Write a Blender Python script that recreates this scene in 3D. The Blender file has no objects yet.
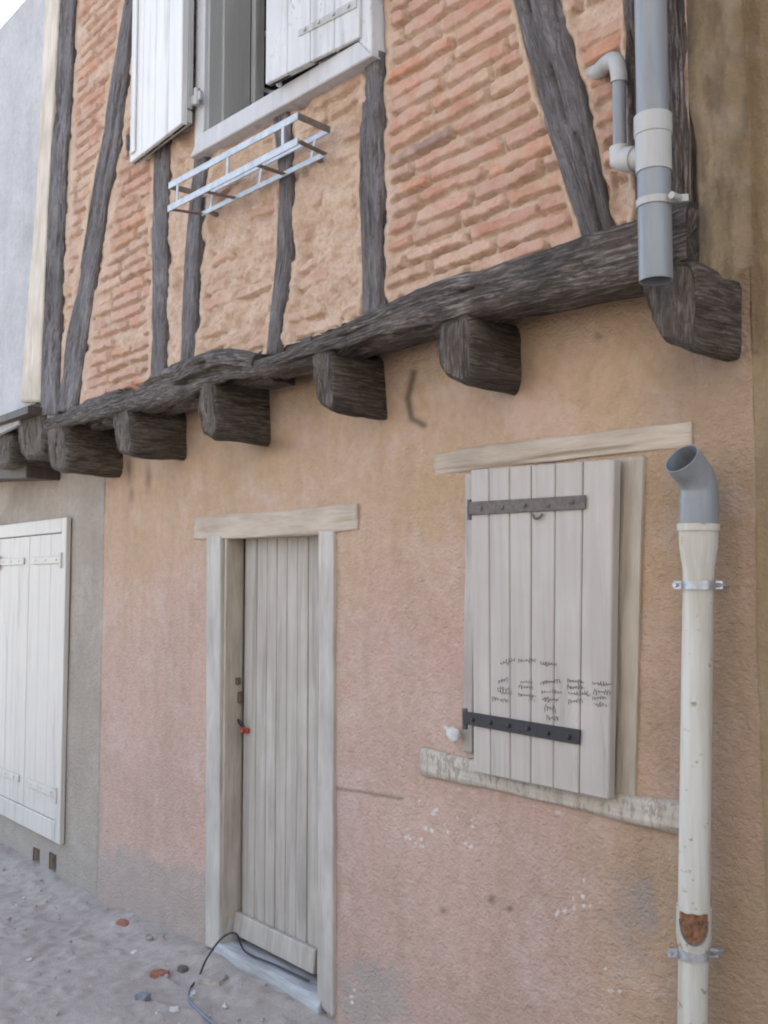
import bpy, bmesh, math, random
import numpy as np
from mathutils import Vector, Matrix

random.seed(7)
rng = np.random.default_rng(11)
S = bpy.context.scene
COL = S.collection

# ------------------------------------------------------------------ camera frame
W, H, F = 768, 1024, 1000.0
CAM = Vector((0.0, -2.3, 1.64))
PITCH = math.atan(70 / F)
fh = Vector((-0.768, 0.640, 0)).normalized()
RIGHT = Vector((0.640, 0.768, 0)).normalized()
FWD = (fh * math.cos(PITCH) + Vector((0, 0, math.sin(PITCH)))).normalized()
UP = RIGHT.cross(FWD).normalized()

def ray(px, py):
    return FWD + RIGHT * ((px - W / 2) / F) + UP * ((H / 2 - py) / F)
def P(px, py, Y=0.0):                       # point of the street front plane y = Y
    d = ray(px, py); t = (Y - CAM.y) / d.y
    return CAM + d * t
JA, JB = -0.1336, 0.032                     # the jettied front runs slightly askew
def jy(x): return JA + JB * x
def PU(px, py, off=0.0):                    # point on the jettied front, 'off' metres out of it
    d = ray(px, py)
    t = (JA - off + JB * CAM.x - CAM.y) / (d.y - JB * d.x)
    return CAM + d * t
def PZ(px, py, z=0.0):                      # point at a height
    d = ray(px, py); t = (z - CAM.z) / d.z
    return CAM + d * t
def pix(X, Y, Z):                           # numpy projection, used to place stains of the wall
    dx, dy, dz = X - CAM.x, Y - CAM.y, Z - CAM.z
    f = dx * FWD.x + dy * FWD.y + dz * FWD.z
    r = dx * RIGHT.x + dy * RIGHT.y + dz * RIGHT.z
    u = dx * UP.x + dy * UP.y + dz * UP.z
    f = np.maximum(f, 1e-3)
    return W / 2 + F * r / f, H / 2 - F * u / f

# ------------------------------------------------------------------ numpy noise
def h2(ix, iy, seed):
    ix = np.asarray(ix).astype(np.int64); iy = np.asarray(iy).astype(np.int64)
    h = (ix * 374761393 + iy * 668265263 + seed * 1442695041) & 0xffffffff
    h = ((h ^ (h >> 13)) * 1274126177) & 0xffffffff
    h = ((h ^ (h >> 15)) * 461845907) & 0xffffffff
    return ((h ^ (h >> 16)) & 0xffff) / 65535.0
def vn(x, y, seed=0):
    x = np.asarray(x, float); y = np.asarray(y, float)
    ix, iy = np.floor(x), np.floor(y)
    fx, fy = x - ix, y - iy
    fx = fx * fx * (3 - 2 * fx); fy = fy * fy * (3 - 2 * fy)
    a = h2(ix, iy, seed); b = h2(ix + 1, iy, seed); c = h2(ix, iy + 1, seed); d = h2(ix + 1, iy + 1, seed)
    return (a * (1 - fx) + b * fx) * (1 - fy) + (c * (1 - fx) + d * fx) * fy
def fbm(x, y, seed=0, octv=4, gain=0.5):
    s, a, t = 0, 1, 0
    for k in range(octv):
        s = s + a * vn(x * 2 ** k, y * 2 ** k, seed + 17 * k); t += a; a *= gain
    return s / t
def sstep(a, b, x):
    t = np.clip((x - a) / (b - a), 0, 1)
    return t * t * (3 - 2 * t)

# ------------------------------------------------------------------ objects
def tag(o, label=None, cat=None, group=None, kind=None):
    if label: o['label'] = label
    if cat: o['category'] = cat
    if group: o['group'] = group
    if kind: o['kind'] = kind
    return o
def thing(name, label, cat, loc, group=None):
    o = bpy.data.objects.new(name, None); COL.objects.link(o)
    o.location = loc; o.empty_display_size = 0.1
    return tag(o, label, cat, group)
def wpos(o):
    v = Vector((0, 0, 0))
    while o is not None:
        v = v + Vector(o.location); o = o.parent
    return v
def link(name, me, mat, parent=None, smooth=False, origin=None):
    o = bpy.data.objects.new(name, me); COL.objects.link(o)
    if mat is not None and len(me.materials) == 0: me.materials.append(mat)
    if smooth: me.polygons.foreach_set('use_smooth', [True] * len(me.polygons))
    if parent is not None:
        o.parent = parent; o.location = -wpos(parent)
    elif origin is not None:
        me.transform(Matrix.Translation(-Vector(origin))); o.location = origin
    return o
def from_arrays(name, V, Q, uv=None, attrs=None):
    me = bpy.data.meshes.new(name)
    V = np.asarray(V, np.float32); Q = np.asarray(Q, np.int32)
    me.vertices.add(len(V)); me.vertices.foreach_set('co', V.ravel())
    me.loops.add(Q.size); me.loops.foreach_set('vertex_index', Q.ravel())
    me.polygons.add(len(Q))
    k = Q.shape[1]
    me.polygons.foreach_set('loop_start', np.arange(0, Q.size, k, dtype=np.int32))
    me.polygons.foreach_set('loop_total', np.full(len(Q), k, np.int32))
    if uv is not None:
        l = me.uv_layers.new(name='UVMap'); l.data.foreach_set('uv', np.asarray(uv, np.float32)[Q.ravel()].ravel())
    for an, arr in (attrs or {}).items():
        a = me.attributes.new(an, 'FLOAT_COLOR', 'POINT')
        c = np.ones((len(V), 4), np.float32); c[:, :arr.shape[1]] = arr
        a.data.foreach_set('color', c.ravel())
    me.update(calc_edges=True); me.validate()
    return me
def bm_obj(name, bm, mat, parent=None, smooth=False, origin=None):
    me = bpy.data.meshes.new(name); bm.to_mesh(me); bm.free()
    return link(name, me, mat, parent, smooth, origin)

def add_hexa(bm, c, bevel=0.0, seg=1):
    """c: 8 corners, front quad 0-3 (TL TR BR BL), back quad 4-7."""
    t = bmesh.new()
    v = [t.verts.new(p) for p in c]
    for f in ((0, 1, 2, 3), (7, 6, 5, 4), (0, 4, 5, 1), (1, 5, 6, 2), (2, 6, 7, 3), (3, 7, 4, 0)):
        t.faces.new([v[i] for i in f])
    bmesh.ops.recalc_face_normals(t, faces=t.faces)
    if bevel: bmesh.ops.bevel(t, geom=list(t.edges), offset=bevel, segments=seg, affect='EDGES', clamp_overlap=True)
    m = bpy.data.meshes.new('t'); t.to_mesh(m); t.free(); bm.from_mesh(m); bpy.data.meshes.remove(m)
def box8(a, b):
    x0, y0, z0 = a; x1, y1, z1 = b
    return [Vector(p) for p in ((x0, y0, z1), (x1, y0, z1), (x1, y0, z0), (x0, y0, z0), (x0, y1, z1), (x1, y1, z1), (x1, y1, z0), (x0, y1, z0))]
def add_box(bm, a, b, bevel=0.0): add_hexa(bm, box8(a, b), bevel)
def add_bar(bm, a, b, w, h, bevel=0.001, up=Vector((0, 0, 1))):
    a = Vector(a); b = Vector(b); d = (b - a).normalized()
    s = d.cross(up)
    if s.length < 1e-3: s = d.cross(Vector((1, 0, 0)))
    s.normalize(); n = s.cross(d)
    c = []
    for q in (a, b):
        c += [q - s * w / 2 + n * h / 2, q + s * w / 2 + n * h / 2, q + s * w / 2 - n * h / 2, q - s * w / 2 - n * h / 2]
    add_hexa(bm, c, bevel)
def extrude_quad(q, dy): return list(q) + [p + Vector((0, dy, 0)) for p in q]

def add_tube(bm, pts, rad, seg=20, caps=True, wall=0.0):
    pts = [Vector(p) for p in pts]; n = len(pts)
    rad = rad if isinstance(rad, (list, tuple)) else [rad] * n
    tang = []
    for i in range(n):
        a = pts[max(i - 1, 0)]; b = pts[min(i + 1, n - 1)]
        tang.append((b - a).normalized())
    t0 = tang[0]
    u = t0.cross(Vector((0.13, 0.97, 0.2)));
    if u.length < 1e-2: u = t0.cross(Vector((1, 0, 0)))
    u.normalize()
    rings = []
    for i in range(n):
        u = (u - tang[i] * u.dot(tang[i])).normalized(); w = tang[i].cross(u)
        rings.append((pts[i], u.copy(), w.copy(), rad[i]))
    def skin(sub):
        R = []
        for (p, a, b, r) in rings:
            R.append([bm.verts.new(p + (a * math.cos(2 * math.pi * k / seg) + b * math.sin(2 * math.pi * k / seg)) * (r - sub)) for k in range(seg)])
        for i in range(n - 1):
            for k in range(seg):
                f = [R[i][k], R[i][(k + 1) % seg], R[i + 1][(k + 1) % seg], R[i + 1][k]]
                bm.faces.new(f if sub == 0 else f[::-1])
        return R
    R = skin(0)
    if wall > 0:
        I = skin(wall)
        for e in (0, n - 1):
            for k in range(seg):
                f = [R[e][k], I[e][k], I[e][(k + 1) % seg], R[e][(k + 1) % seg]]
                bm.faces.new(f if e == 0 else f[::-1])
    elif caps:
        bm.faces.new(R[0][::-1]); bm.faces.new(R[-1])
def smooth_path(p, n=8):
    p = [Vector(x) for x in p]; out = []
    for i in range(len(p) - 1):
        a = p[max(i - 1, 0)]; b = p[i]; c = p[i + 1]; d = p[min(i + 2, len(p) - 1)]
        for k in range(n):
            t = k / n
            out.append(0.5 * ((2 * b) + (c - a) * t + (2 * a - 5 * b + 4 * c - d) * t * t + (3 * b - a - 3 * c + d) * t ** 3))
    out.append(p[-1]); return out

SEED = [100]
def sweep(name, A, B, depth, mat, parent, amp=0.006, r=0.02, gx=8.0, gp=70.0, res=0.011, nf=14, outdir=Vector((0, -1, 0)), wob=0.0):
    """Timber: front face lies between edge polylines A and B, runs back by depth; long grain as relief."""
    SEED[0] += 31; sd = SEED[0]
    A = [Vector(a) for a in A]; B = [Vector(b) for b in B]
    cum = [0.0]
    for i in range(1, len(A)):
        cum.append(cum[-1] + ((A[i] + B[i]) / 2 - (A[i - 1] + B[i - 1]) / 2).length)
    L = cum[-1]; n = max(6, int(L / res))
    s = np.linspace(0, L, n + 1)
    def interp(P_):
        arr = np.array([[p.x, p.y, p.z] for p in P_])
        out = np.stack([np.interp(s, cum, arr[:, k]) for k in range(3)], 1)
        if len(P_) > 2:                        # soften the kinks
            k = max(1, int(0.06 / (L / n)))
            for _ in range(2):
                pad = np.concatenate([np.repeat(out[:1], k, 0), out, np.repeat(out[-1:], k, 0)])
                cs = np.cumsum(np.concatenate([np.zeros((1, 3)), pad]), 0)
                sm = (cs[2 * k + 1:] - cs[:-(2 * k + 1)]) / (2 * k + 1)
                sm[0] = out[0]; sm[-1] = out[-1]; out = sm
        return out
    a, b = interp(A), interp(B)
    o = np.array(outdir)
    width = np.linalg.norm(a - b, axis=1).mean()
    r = min(r, width * 0.35, depth * 0.45)
    nd = max(3, int(depth / 0.02)); na = 4
    prof = []                                   # (v across 0..1 in metres from edge A, d depth), ordered
    for k in range(nd): prof.append((0.0, depth - (depth - r) * k / nd, -1, 0))
    for k in range(na):
        t = math.pi / 2 * k / na; prof.append((r - r * math.cos(t), r - r * math.sin(t), -math.cos(t), math.sin(t)))
    for k in range(nf + 1): prof.append((r + (width - 2 * r) * k / nf, 0.0, 0, 1))
    for k in range(1, na + 1):
        t = math.pi / 2 * k / na; prof.append((width - r + r * math.sin(t), r - r * math.cos(t), math.sin(t), math.cos(t)))
    for k in range(1, nd + 1): prof.append((width, r + (depth - r) * k / nd, 1, 0))
    prof = np.array(prof); m = len(prof)
    q = np.concatenate([[0], np.cumsum(np.hypot(np.diff(prof[:, 0]), np.diff(prof[:, 1])))])
    v = prof[:, 0] / width
    Sg, Qg = np.meshgrid(s, q, indexing='ij')
    gr = fbm(Sg * gx, Qg * gp, sd, 4, .55) * .55 + fbm(Sg * gx * .35, Qg * gp * .3, sd + 5, 2) * .45
    cr = fbm(Sg * gx * .4, Qg * gp * .55, sd + 9, 2)
    disp = (gr - .5) * 2 * amp - amp * 1.6 * sstep(.60, .72, cr)
    disp += (fbm(Sg * 3, Qg * 3, sd + 3, 2) - .5) * 2 * wob
    pos = a[:, None, :] * (1 - v)[None, :, None] + b[:, None, :] * v[None, :, None] - o[None, None, :] * prof[None, :, 1, None]
    e = (b - a); e /= np.linalg.norm(e, axis=1)[:, None]
    nor = e[:, None, :] * prof[None, :, 2, None] + o[None, None, :] * prof[None, :, 3, None]
    pos = pos + nor * disp[:, :, None]
    V = pos.reshape(-1, 3)
    idx = np.arange((n + 1) * m).reshape(n + 1, m)
    Q = np.stack([idx[:-1, :-1], idx[:-1, 1:], idx[1:, 1:], idx[1:, :-1]], -1).reshape(-1, 4)
    bk = np.stack([idx[:-1, -1], idx[:-1, 0], idx[1:, 0], idx[1:, -1]], -1)
    Q = np.concatenate([Q, bk])
    uv = np.stack([Sg.ravel() + sd * 3.7, Qg.ravel() + sd * 1.3], 1)
    # end caps as fans of quads pulled to the section centre
    Vl, Ql, uvl = [V], [Q], [uv]; base = len(V)
    for row, flip in ((0, True), (n, False)):
        ring = idx[row]; c = V[ring].mean(0)
        prev = ring
        for f in (.8, .55, .3, .06, 0.0):
            nv = c + (V[ring] - c) * f
            Vl.append(nv); uvl.append(np.stack([np.full(m, sd * 3.7 + .3 * f), q + sd], 1))
            cur = np.arange(base, base + m); base += m
            qd = np.stack([prev, np.roll(prev, -1), np.roll(cur, -1), cur], -1)
            Ql.append(qd if flip else qd[:, ::-1]); prev = cur
    V = np.concatenate(Vl); Q = np.concatenate(Ql); uv = np.concatenate(uvl)
    me = from_arrays(name, V, Q, uv)
    bm = bmesh.new(); bm.from_mesh(me); bmesh.ops.recalc_face_normals(bm, faces=bm.faces); bm.to_mesh(me); bm.free()
    return link(name, me, mat, parent, smooth=True)

def sheet(name, xs, zs, yfun, mat, parent, colfun=None, hole=None, kind=None):
    X, Z = np.meshgrid(xs, zs, indexing='ij')
    Y, extra = yfun(X, Z)
    V = np.stack([X, Y, Z], -1).reshape(-1, 3)
    idx = np.arange(X.size).reshape(X.shape)
    Q = np.stack([idx[:-1, :-1], idx[1:, :-1], idx[1:, 1:], idx[:-1, 1:]], -1)
    if hole is not None:
        xc = (X[:-1, :-1] + X[1:, 1:]) / 2; zc = (Z[:-1, :-1] + Z[1:, 1:]) / 2
        Q = Q[~hole(xc, zc)]
    Q = Q.reshape(-1, 4)
    attrs = {'mask': extra.reshape(-1, extra.shape[-1])} if extra is not None else None
    me = from_arrays(name, V, Q, None, attrs)
    return link(name, me, mat, parent, smooth=True)

# ------------------------------------------------------------------ materials
class NT:
    def __init__(s, name, rough=.8, spec=.3, metal=0.0):
        s.m = bpy.data.materials.new(name); s.m.use_nodes = True
        s.n = s.m.node_tree.nodes; s.l = s.m.node_tree.links
        s.b = s.n['Principled BSDF']
        s.b.inputs['Roughness'].default_value = rough; s.b.inputs['Metallic'].default_value = metal
        s.b.inputs['Specular IOR Level'].default_value = spec
    def put(s, sock, v):
        if hasattr(v, 'is_linked') or hasattr(v, 'links'): s.l.new(v, sock)
        elif isinstance(v, (tuple, list)) and len(v) == 3 and sock.type == 'RGBA': sock.default_value = (*v, 1)
        else: sock.default_value = v
    def obj(s): return s.n.new('ShaderNodeTexCoord').outputs['Object']
    def uv(s): return s.n.new('ShaderNodeTexCoord').outputs['UV']
    def map(s, vec, scale):
        m = s.n.new('ShaderNodeMapping'); s.l.new(vec, m.inputs['Vector']); m.inputs['Scale'].default_value = scale; return m.outputs[0]
    def noise(s, vec, scale=5., detail=4., rough=.55, dist=0.):
        n = s.n.new('ShaderNodeTexNoise'); s.l.new(vec, n.inputs['Vector'])
        n.inputs['Scale'].default_value = scale; n.inputs['Detail'].default_value = detail
        n.inputs['Roughness'].default_value = rough; n.inputs['Distortion'].default_value = dist
        return n.outputs['Fac']
    def vor(s, vec, scale, feat='F1', out='Distance'):
        n = s.n.new('ShaderNodeTexVoronoi'); s.l.new(vec, n.inputs['Vector']); n.inputs['Scale'].default_value = scale; n.feature = feat
        return n.outputs[out]
    def ramp(s, fac, stops):
        r = s.n.new('ShaderNodeValToRGB'); s.l.new(fac, r.inputs['Fac']); e = r.color_ramp.elements
        while len(e) < len(stops): e.new(.5)
        for k, (p, c) in enumerate(stops):
            e[k].position = p; e[k].color = (*c, 1) if isinstance(c, tuple) else (c, c, c, 1)
        return r.outputs['Color']
    def mix(s, fac, a, b, mode='MIX'):
        n = s.n.new('ShaderNodeMix'); n.data_type = 'RGBA'; n.blend_type = mode
        s.put(n.inputs[0], fac); s.put(n.inputs[6], a); s.put(n.inputs[7], b); return n.outputs[2]
    def math(s, op, a, b=0.0, c=None):
        n = s.n.new('ShaderNodeMath'); n.operation = op; s.put(n.inputs[0], a); s.put(n.inputs[1], b)
        if c is not None: s.put(n.inputs[2], c)
        return n.outputs[0]
    def attr(s, name='mask'):
        a = s.n.new('ShaderNodeAttribute'); a.attribute_name = name
        sp = s.n.new('ShaderNodeSeparateColor'); s.l.new(a.outputs['Color'], sp.inputs[0])
        return sp.outputs[0], sp.outputs[1], sp.outputs[2], a.outputs['Alpha']
    def bump(s, h, strength=.5, dist=.01, prev=None):
        b = s.n.new('ShaderNodeBump'); s.l.new(h, b.inputs['Height']); b.inputs['Strength'].default_value = strength; b.inputs['Distance'].default_value = dist
        if prev is not None: s.l.new(prev, b.inputs['Normal'])
        return b.outputs[0]
    def done(s, color=None, normal=None, rough=None):
        if color is not None: s.put(s.b.inputs['Base Color'], color)
        if normal is not None: s.l.new(normal, s.b.inputs['Normal'])
        if rough is not None: s.put(s.b.inputs['Roughness'], rough)
        return s.m

def mat_render(name, c1, c2, cgrey, grain=75., dist=.0048):
    """roughcast; mask R: ochre share, G: bare grey cement, B: white splashes, A: dark stain and painted shade"""
    n = NT(name, .92, .15); o = n.obj(); r, g, b, a = n.attr()
    big = n.noise(o, 2.2, 5); fine = n.noise(o, 26., 4, .65)
    col = n.mix(r, c1, c2)
    col = n.mix(n.ramp(big, [(.36, 0.0), (.66, .55)]), col, tuple(x * 1.22 for x in c1))
    col = n.mix(n.ramp(fine, [(.25, .32), (.62, 0.0)]), col, tuple(x * .55 for x in c2))
    strk = n.noise(n.map(o, (6, 6, .75)), 1., 5, .65, .5); pale = n.noise(o, 4.2, 6, .68, .4)
    col = n.mix(n.ramp(strk, [(.50, 0.0), (.72, .20)]), col, tuple(x * .58 for x in c2))
    col = n.mix(n.ramp(pale, [(.52, 0.0), (.70, .45)]), col, tuple(min(.62, x * .75 + .20) for x in c1))
    gm = n.math('ADD', g, n.math('MULTIPLY', n.math('SUBTRACT', n.noise(o, 14., 4), .5), .9))
    gfac = n.math('MULTIPLY', n.ramp(gm, [(.34, 0.0), (.6, 1.0)]), n.ramp(g, [(0.02, 0.0), (.15, 1.0)]))
    gc = n.mix(n.noise(o, 9., 4), cgrey, tuple(x * 1.5 for x in cgrey))
    col = n.mix(n.math('MULTIPLY', gfac, .85), col, gc)
    wm = n.math('ADD', b, n.math('MULTIPLY', n.math('SUBTRACT', n.noise(o, 40., 3), .5), 1.1))
    wf = n.math('MULTIPLY', n.ramp(wm, [(.5, 0.0), (.75, .8)]), n.ramp(b, [(0.02, 0.0), (.2, 1.0)]))
    col = n.mix(wf, col, (.62, .58, .55))
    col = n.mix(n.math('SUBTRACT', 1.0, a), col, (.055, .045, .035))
    vec = n.map(o, (1, 1, 1.15))
    h1 = n.noise(vec, grain, 3, .6); h2_ = n.noise(vec, grain * .35, 3, .6)
    h = n.math('ADD', n.ramp(h1, [(.3, 0.0), (.66, 1.0)]), n.math('MULTIPLY', h2_, .9))
    return n.done(col, n.bump(h, .85, dist))

M = {}
M['render'] = mat_render('pink_ochre_roughcast', (.47, .325, .265), (.455, .318, .195), (.29, .245, .215))
M['grey_render'] = mat_render('grey_tan_roughcast', (.36, .305, .25), (.32, .27, .22), (.27, .24, .21), 60.)
M['pale_stucco'] = mat_render('pale_grey_stucco', (.49, .48, .47), (.42, .415, .405), (.3, .3, .3), 95.)
M['ochre_plaster'] = mat_render('ochre_lime_plaster', (.33, .24, .148), (.245, .178, .105), (.18, .145, .11), 50., .003)
M['opposite_render'] = mat_render('pale_grey_lime_render', (.46, .44, .41), (.42, .40, .37), (.3, .29, .27), 50., .004)

def mat_brick():
    n = NT('thin_brick_and_mortar', .9, .2); o = n.obj(); r, g, b, a = n.attr()
    fine = n.noise(o, 60., 4, .65); mid = n.noise(o, 12., 4)
    mort = n.mix(n.ramp(mid, [(.3, 0.0), (.7, 1.0)]), (.44, .305, .215), (.54, .41, .31))
    mort = n.mix(n.ramp(fine, [(.3, .4), (.55, 0.0)]), mort, (.26, .165, .10))
    bk = n.ramp(g, [(0.0, (.40, .185, .13)), (.3, (.47, .235, .17)), (.5, (.52, .285, .21)), (.68, (.38, .215, .165)), (.80, (.52, .20, .10)), (.86, (.50, .29, .21)), (.93, (.58, .37, .27)), (1.0, (.26, .17, .145))])
    bk = n.mix(n.ramp(fine, [(.3, .35), (.6, 0.0)]), bk, (.22, .12, .085))
    bk = n.mix(n.ramp(mid, [(.40, 0.0), (.66, .7)]), bk, (.47, .35, .27))
    col = n.mix(n.math('MULTIPLY', r, .92), mort, bk)
    h = n.math('ADD', n.noise(o, 90., 4, .7), n.noise(o, 35., 3, .6))
    return n.done(col, n.bump(h, .7, .005))
M['brick'] = mat_brick()

def mat_timber(name, dark, mid, pale, amount=.5, rough=.72, spec=.35, strength=.9):
    n = NT(name, rough, spec); u = n.uv()
    fx = 1.3 if strength > .7 else 1.0
    g1 = n.noise(n.map(u, (9 * fx, 130, 1)), 1., 5, .68, .5); g2 = n.noise(n.map(u, (4 * fx, 34, 1)), 1., 4, .6, .9)
    big = n.noise(n.map(u, (3, 6, 1)), 1., 3); pit = n.noise(n.map(u, (38, 60, 1)), 1., 4, .65)
    c = n.mix(n.ramp(g2, [(.34, 0.0), (.62, 1.0)]), dark, mid)
    c = n.mix(n.math('MULTIPLY', n.ramp(g1, [(.47, 0.0), (.64, 1.0)]), amount), c, pale)
    if strength > .7: c = n.mix(n.ramp(pit, [(.33, .6), (.46, 0.0)]), c, dark)
    c = n.mix(n.ramp(big, [(.35, .5), (.6, 0.0)]), c, tuple(x * .6 for x in dark))
    h = n.math('ADD', g1, n.math('MULTIPLY', g2, 1.3))
    if strength > .7: h = n.math('ADD', h, n.math('MULTIPLY', pit, .45))
    return n.done(c, n.bump(h, strength, .024 if strength > .7 else .010))
M['oak'] = mat_timber('weathered_dark_oak', (.040, .031, .025), (.125, .096, .076), (.36, .305, .265), .85)
M['oak_grey'] = mat_timber('weathered_grey_oak', (.085, .070, .066), (.200, .176, .168), (.36, .33, .32), .7)
M['oak_end'] = mat_timber('joist_oak', (.050, .038, .029), (.145, .112, .084), (.33, .275, .235), .7)

def mat_paint(name, base, dirt, bare, wear=.45, rough=.6, scale=1.0):
    """old paint over wood: streaks down the boards, chips showing wood"""
    n = NT(name, rough, .3); o = n.obj()
    st = n.noise(n.map(o, (30 * scale, 30 * scale, 2.2 * scale)), 1., 5, .6, .4)
    bl = n.noise(o, 6 * scale, 4); ch = n.noise(n.map(o, (60, 60, 22)), 1., 5, .7, .5)
    c = n.mix(n.ramp(st, [(.38, .7), (.62, 0.0)]), base, dirt)
    c = n.mix(n.ramp(bl, [(.4, .35), (.65, 0.0)]), c, dirt)
    sm = n.noise(n.map(o, (16, 16, 1.1)), 1., 4, .6, .8)
    c = n.mix(n.ramp(sm, [(.56, 0.0), (.70, .55)]), c, tuple(x * .62 for x in dirt))
    cm = n.math('ADD', ch, n.math('MULTIPLY', bl, .35))
    c = n.mix(n.ramp(cm, [(1.0 - wear, 0.0), (1.06 - wear, .75)]), c, bare)
    h = n.math('ADD', st, n.math('MULTIPLY', ch, .8))
    return n.done(c, n.bump(h, .35, .004))
M['door_paint'] = mat_paint('grey_beige_door_paint', (.45, .405, .36), (.32, .28, .235), (.27, .23, .18), .10)
M['frame_paint'] = mat_paint('worn_pale_frame_paint', (.50, .47, .44), (.36, .32, .26), (.28, .23, .17), .30)
M['jamb_paint'] = mat_paint('yellowed_jamb_paint', (.40, .35, .25), (.28, .24, .16), (.16, .13, .09), .32)
M['lintel_wood'] = mat_paint('limewashed_lintel_wood', (.44, .375, .285), (.31, .25, .17), (.24, .17, .11), .34)
M['shutter_paint'] = mat_paint('pale_grey_shutter_paint', (.47, .425, .385), (.38, .34, .30), (.30, .26, .22), .12)
M['cream_white'] = mat_paint('cream_white_shutter_paint', (.56, .52, .465), (.50, .465, .42), (.4, .38, .35), .02, .5)
M['white_paint'] = mat_paint('clean_white_paint', (.66, .65, .62), (.58, .57, .54), (.5, .48, .45), .0, .5)
M['old_white'] = mat_paint('peeling_white_paint', (.58, .58, .57), (.47, .47, .465), (.30, .27, .24), .20)
M['sill_paint'] = mat_paint('blue_white_sill_paint', (.50, .50, .505), (.42, .41, .40), (.36, .33, .30), .14)
M['sash_paint'] = mat_paint('grey_sash_paint', (.44, .44, .42), (.36, .36, .34), (.27, .25, .22), .10)
M['cement_sill'] = mat_paint('limewashed_cement', (.50, .455, .39), (.36, .31, .25), (.25, .2, .15), .3)

def mat_simple(name, c, rough=.5, spec=.4, metal=0., var=.25, vs=12., bumpd=.0015, streak=False):
    n = NT(name, rough, spec, metal); o = n.obj()
    v = n.noise(n.map(o, (1, 1, .12)) if streak else o, vs, 5, .6)
    col = n.mix(n.ramp(v, [(.35, 1.0), (.65, 0.0)]), c, tuple(x * (1 - var) for x in c))
    return n.done(col, n.bump(n.noise(o, vs * 5, 3), .3, bumpd))
M['pvc_grey'] = mat_simple('grey_pvc', (.23, .245, .26), .36, .5, 0, .22, 30., .0008, True)
M['pvc_pale'] = mat_simple('pale_grey_pvc', (.42, .415, .395), .42, .45, 0, .2, 20., .0008, True)
def mat_cream_pipe():
    n = NT('stained_cream_pipe', .45, .4); o = n.obj()
    a = n.noise(n.map(o, (22, 22, 1.6)), 1., 5, .6); b = n.noise(o, 32., 4)
    c = n.mix(n.ramp(a, [(.38, .95), (.60, 0.0)]), (.55, .535, .485), (.42, .39, .32))
    c = n.mix(n.ramp(b, [(.63, 0.0), (.70, .8)]), c, (.25, .14, .07))
    return n.done(c, n.bump(b, .2, .002))
M['cream_pipe'] = mat_cream_pipe()
M['terracotta'] = mat_simple('rusty_terracotta', (.26, .13, .075), .85, .2, 0, .65, 90.)
M['galv'] = mat_simple('galvanised_steel', (.52, .53, .55), .45, .5, .7, .3, 40.)
M['rust_strap'] = mat_simple('rusted_grey_iron', (.17, .145, .13), .7, .3, .1, .4, 50.)
M['black_strap'] = mat_simple('black_painted_iron', (.028, .027, .032), .5, .4, .1, .4, 50.)
M['brass_lock'] = mat_simple('rusty_lock', (.20, .14, .09), .6, .4, .4, .4, 80.)
M['red_tag'] = mat_simple('faded_red_plastic', (.35, .055, .04), .5, .4)
M['rack'] = mat_simple('grey_rack_steel', (.46, .46, .45), .42, .5, .45, .25, 30.)
M['rack_rust'] = mat_simple('brown_rack_steel', (.22, .175, .15), .6, .4, .3, .3, 30.)
M['dark'] = mat_simple('painted_interior_shade', (.02, .018, .016), .9, .1)
M['black_cable'] = mat_simple('black_cable_rubber', (.035, .037, .042), .5, .4)
M['blue_cable'] = mat_simple('blue_grey_cable_rubber', (.18, .22, .29), .5, .4)
M['ink'] = mat_simple('black_marker_ink', (.045, .045, .06), .7, .2)
M['cloth'] = mat_simple('white_rag', (.6, .58, .55), .9, .1)
M['stone'] = mat_simple('pale_stone', (.42, .36, .31), .9, .2, 0, .35, 40., .004)
M['stone_white'] = mat_simple('white_plaster_chip', (.62, .6, .57), .9, .2, 0, .2, 40., .004)
M['stone_grey'] = mat_simple('blue_grey_stone', (.24, .25, .28), .85, .25, 0, .35, 40., .004)
M['brick_bit'] = mat_simple('broken_brick', (.40, .18, .12), .9, .2, 0, .45, 50., .004)
M['tile'] = mat_simple('roof_tile', (.36, .19, .12), .9, .2, 0, .4, 6., .01)
M['board'] = mat_paint('dusty_floor_boards', (.09, .07, .055), (.06, .045, .035), (.12, .1, .08), .2)
def mat_glass():
    n = NT('old_window_glass', .08, .5); n.b.inputs['Base Color'].default_value = (.02, .024, .026, 1); return n.m
M['glass'] = mat_glass()
def mat_ground():
    n = NT('dusty_street', .95, .12); o = n.obj()
    a = n.noise(o, 1.6, 5, .6); b = n.noise(o, 18., 5, .7); c_ = n.noise(o, 120., 3, .7); st = n.vor(o, 70.)
    c = n.mix(n.ramp(a, [(.3, 0.0), (.7, 1.0)]), (.37, .318, .278), (.46, .402, .355))
    c = n.mix(n.ramp(b, [(.35, .6), (.6, 0.0)]), c, (.29, .245, .212))
    c = n.mix(n.ramp(c_, [(.62, 0.0), (.72, .6)]), c, (.45, .41, .38))
    h = n.math('ADD', b, n.math('MULTIPLY', c_, .6))
    h = n.math('ADD', h, n.math('MULTIPLY', n.ramp(st, [(.1, 1.0), (.35, 0.0)]), .35))
    return n.done(c, n.bump(h, .7, .006))
M['ground'] = mat_ground()

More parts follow.
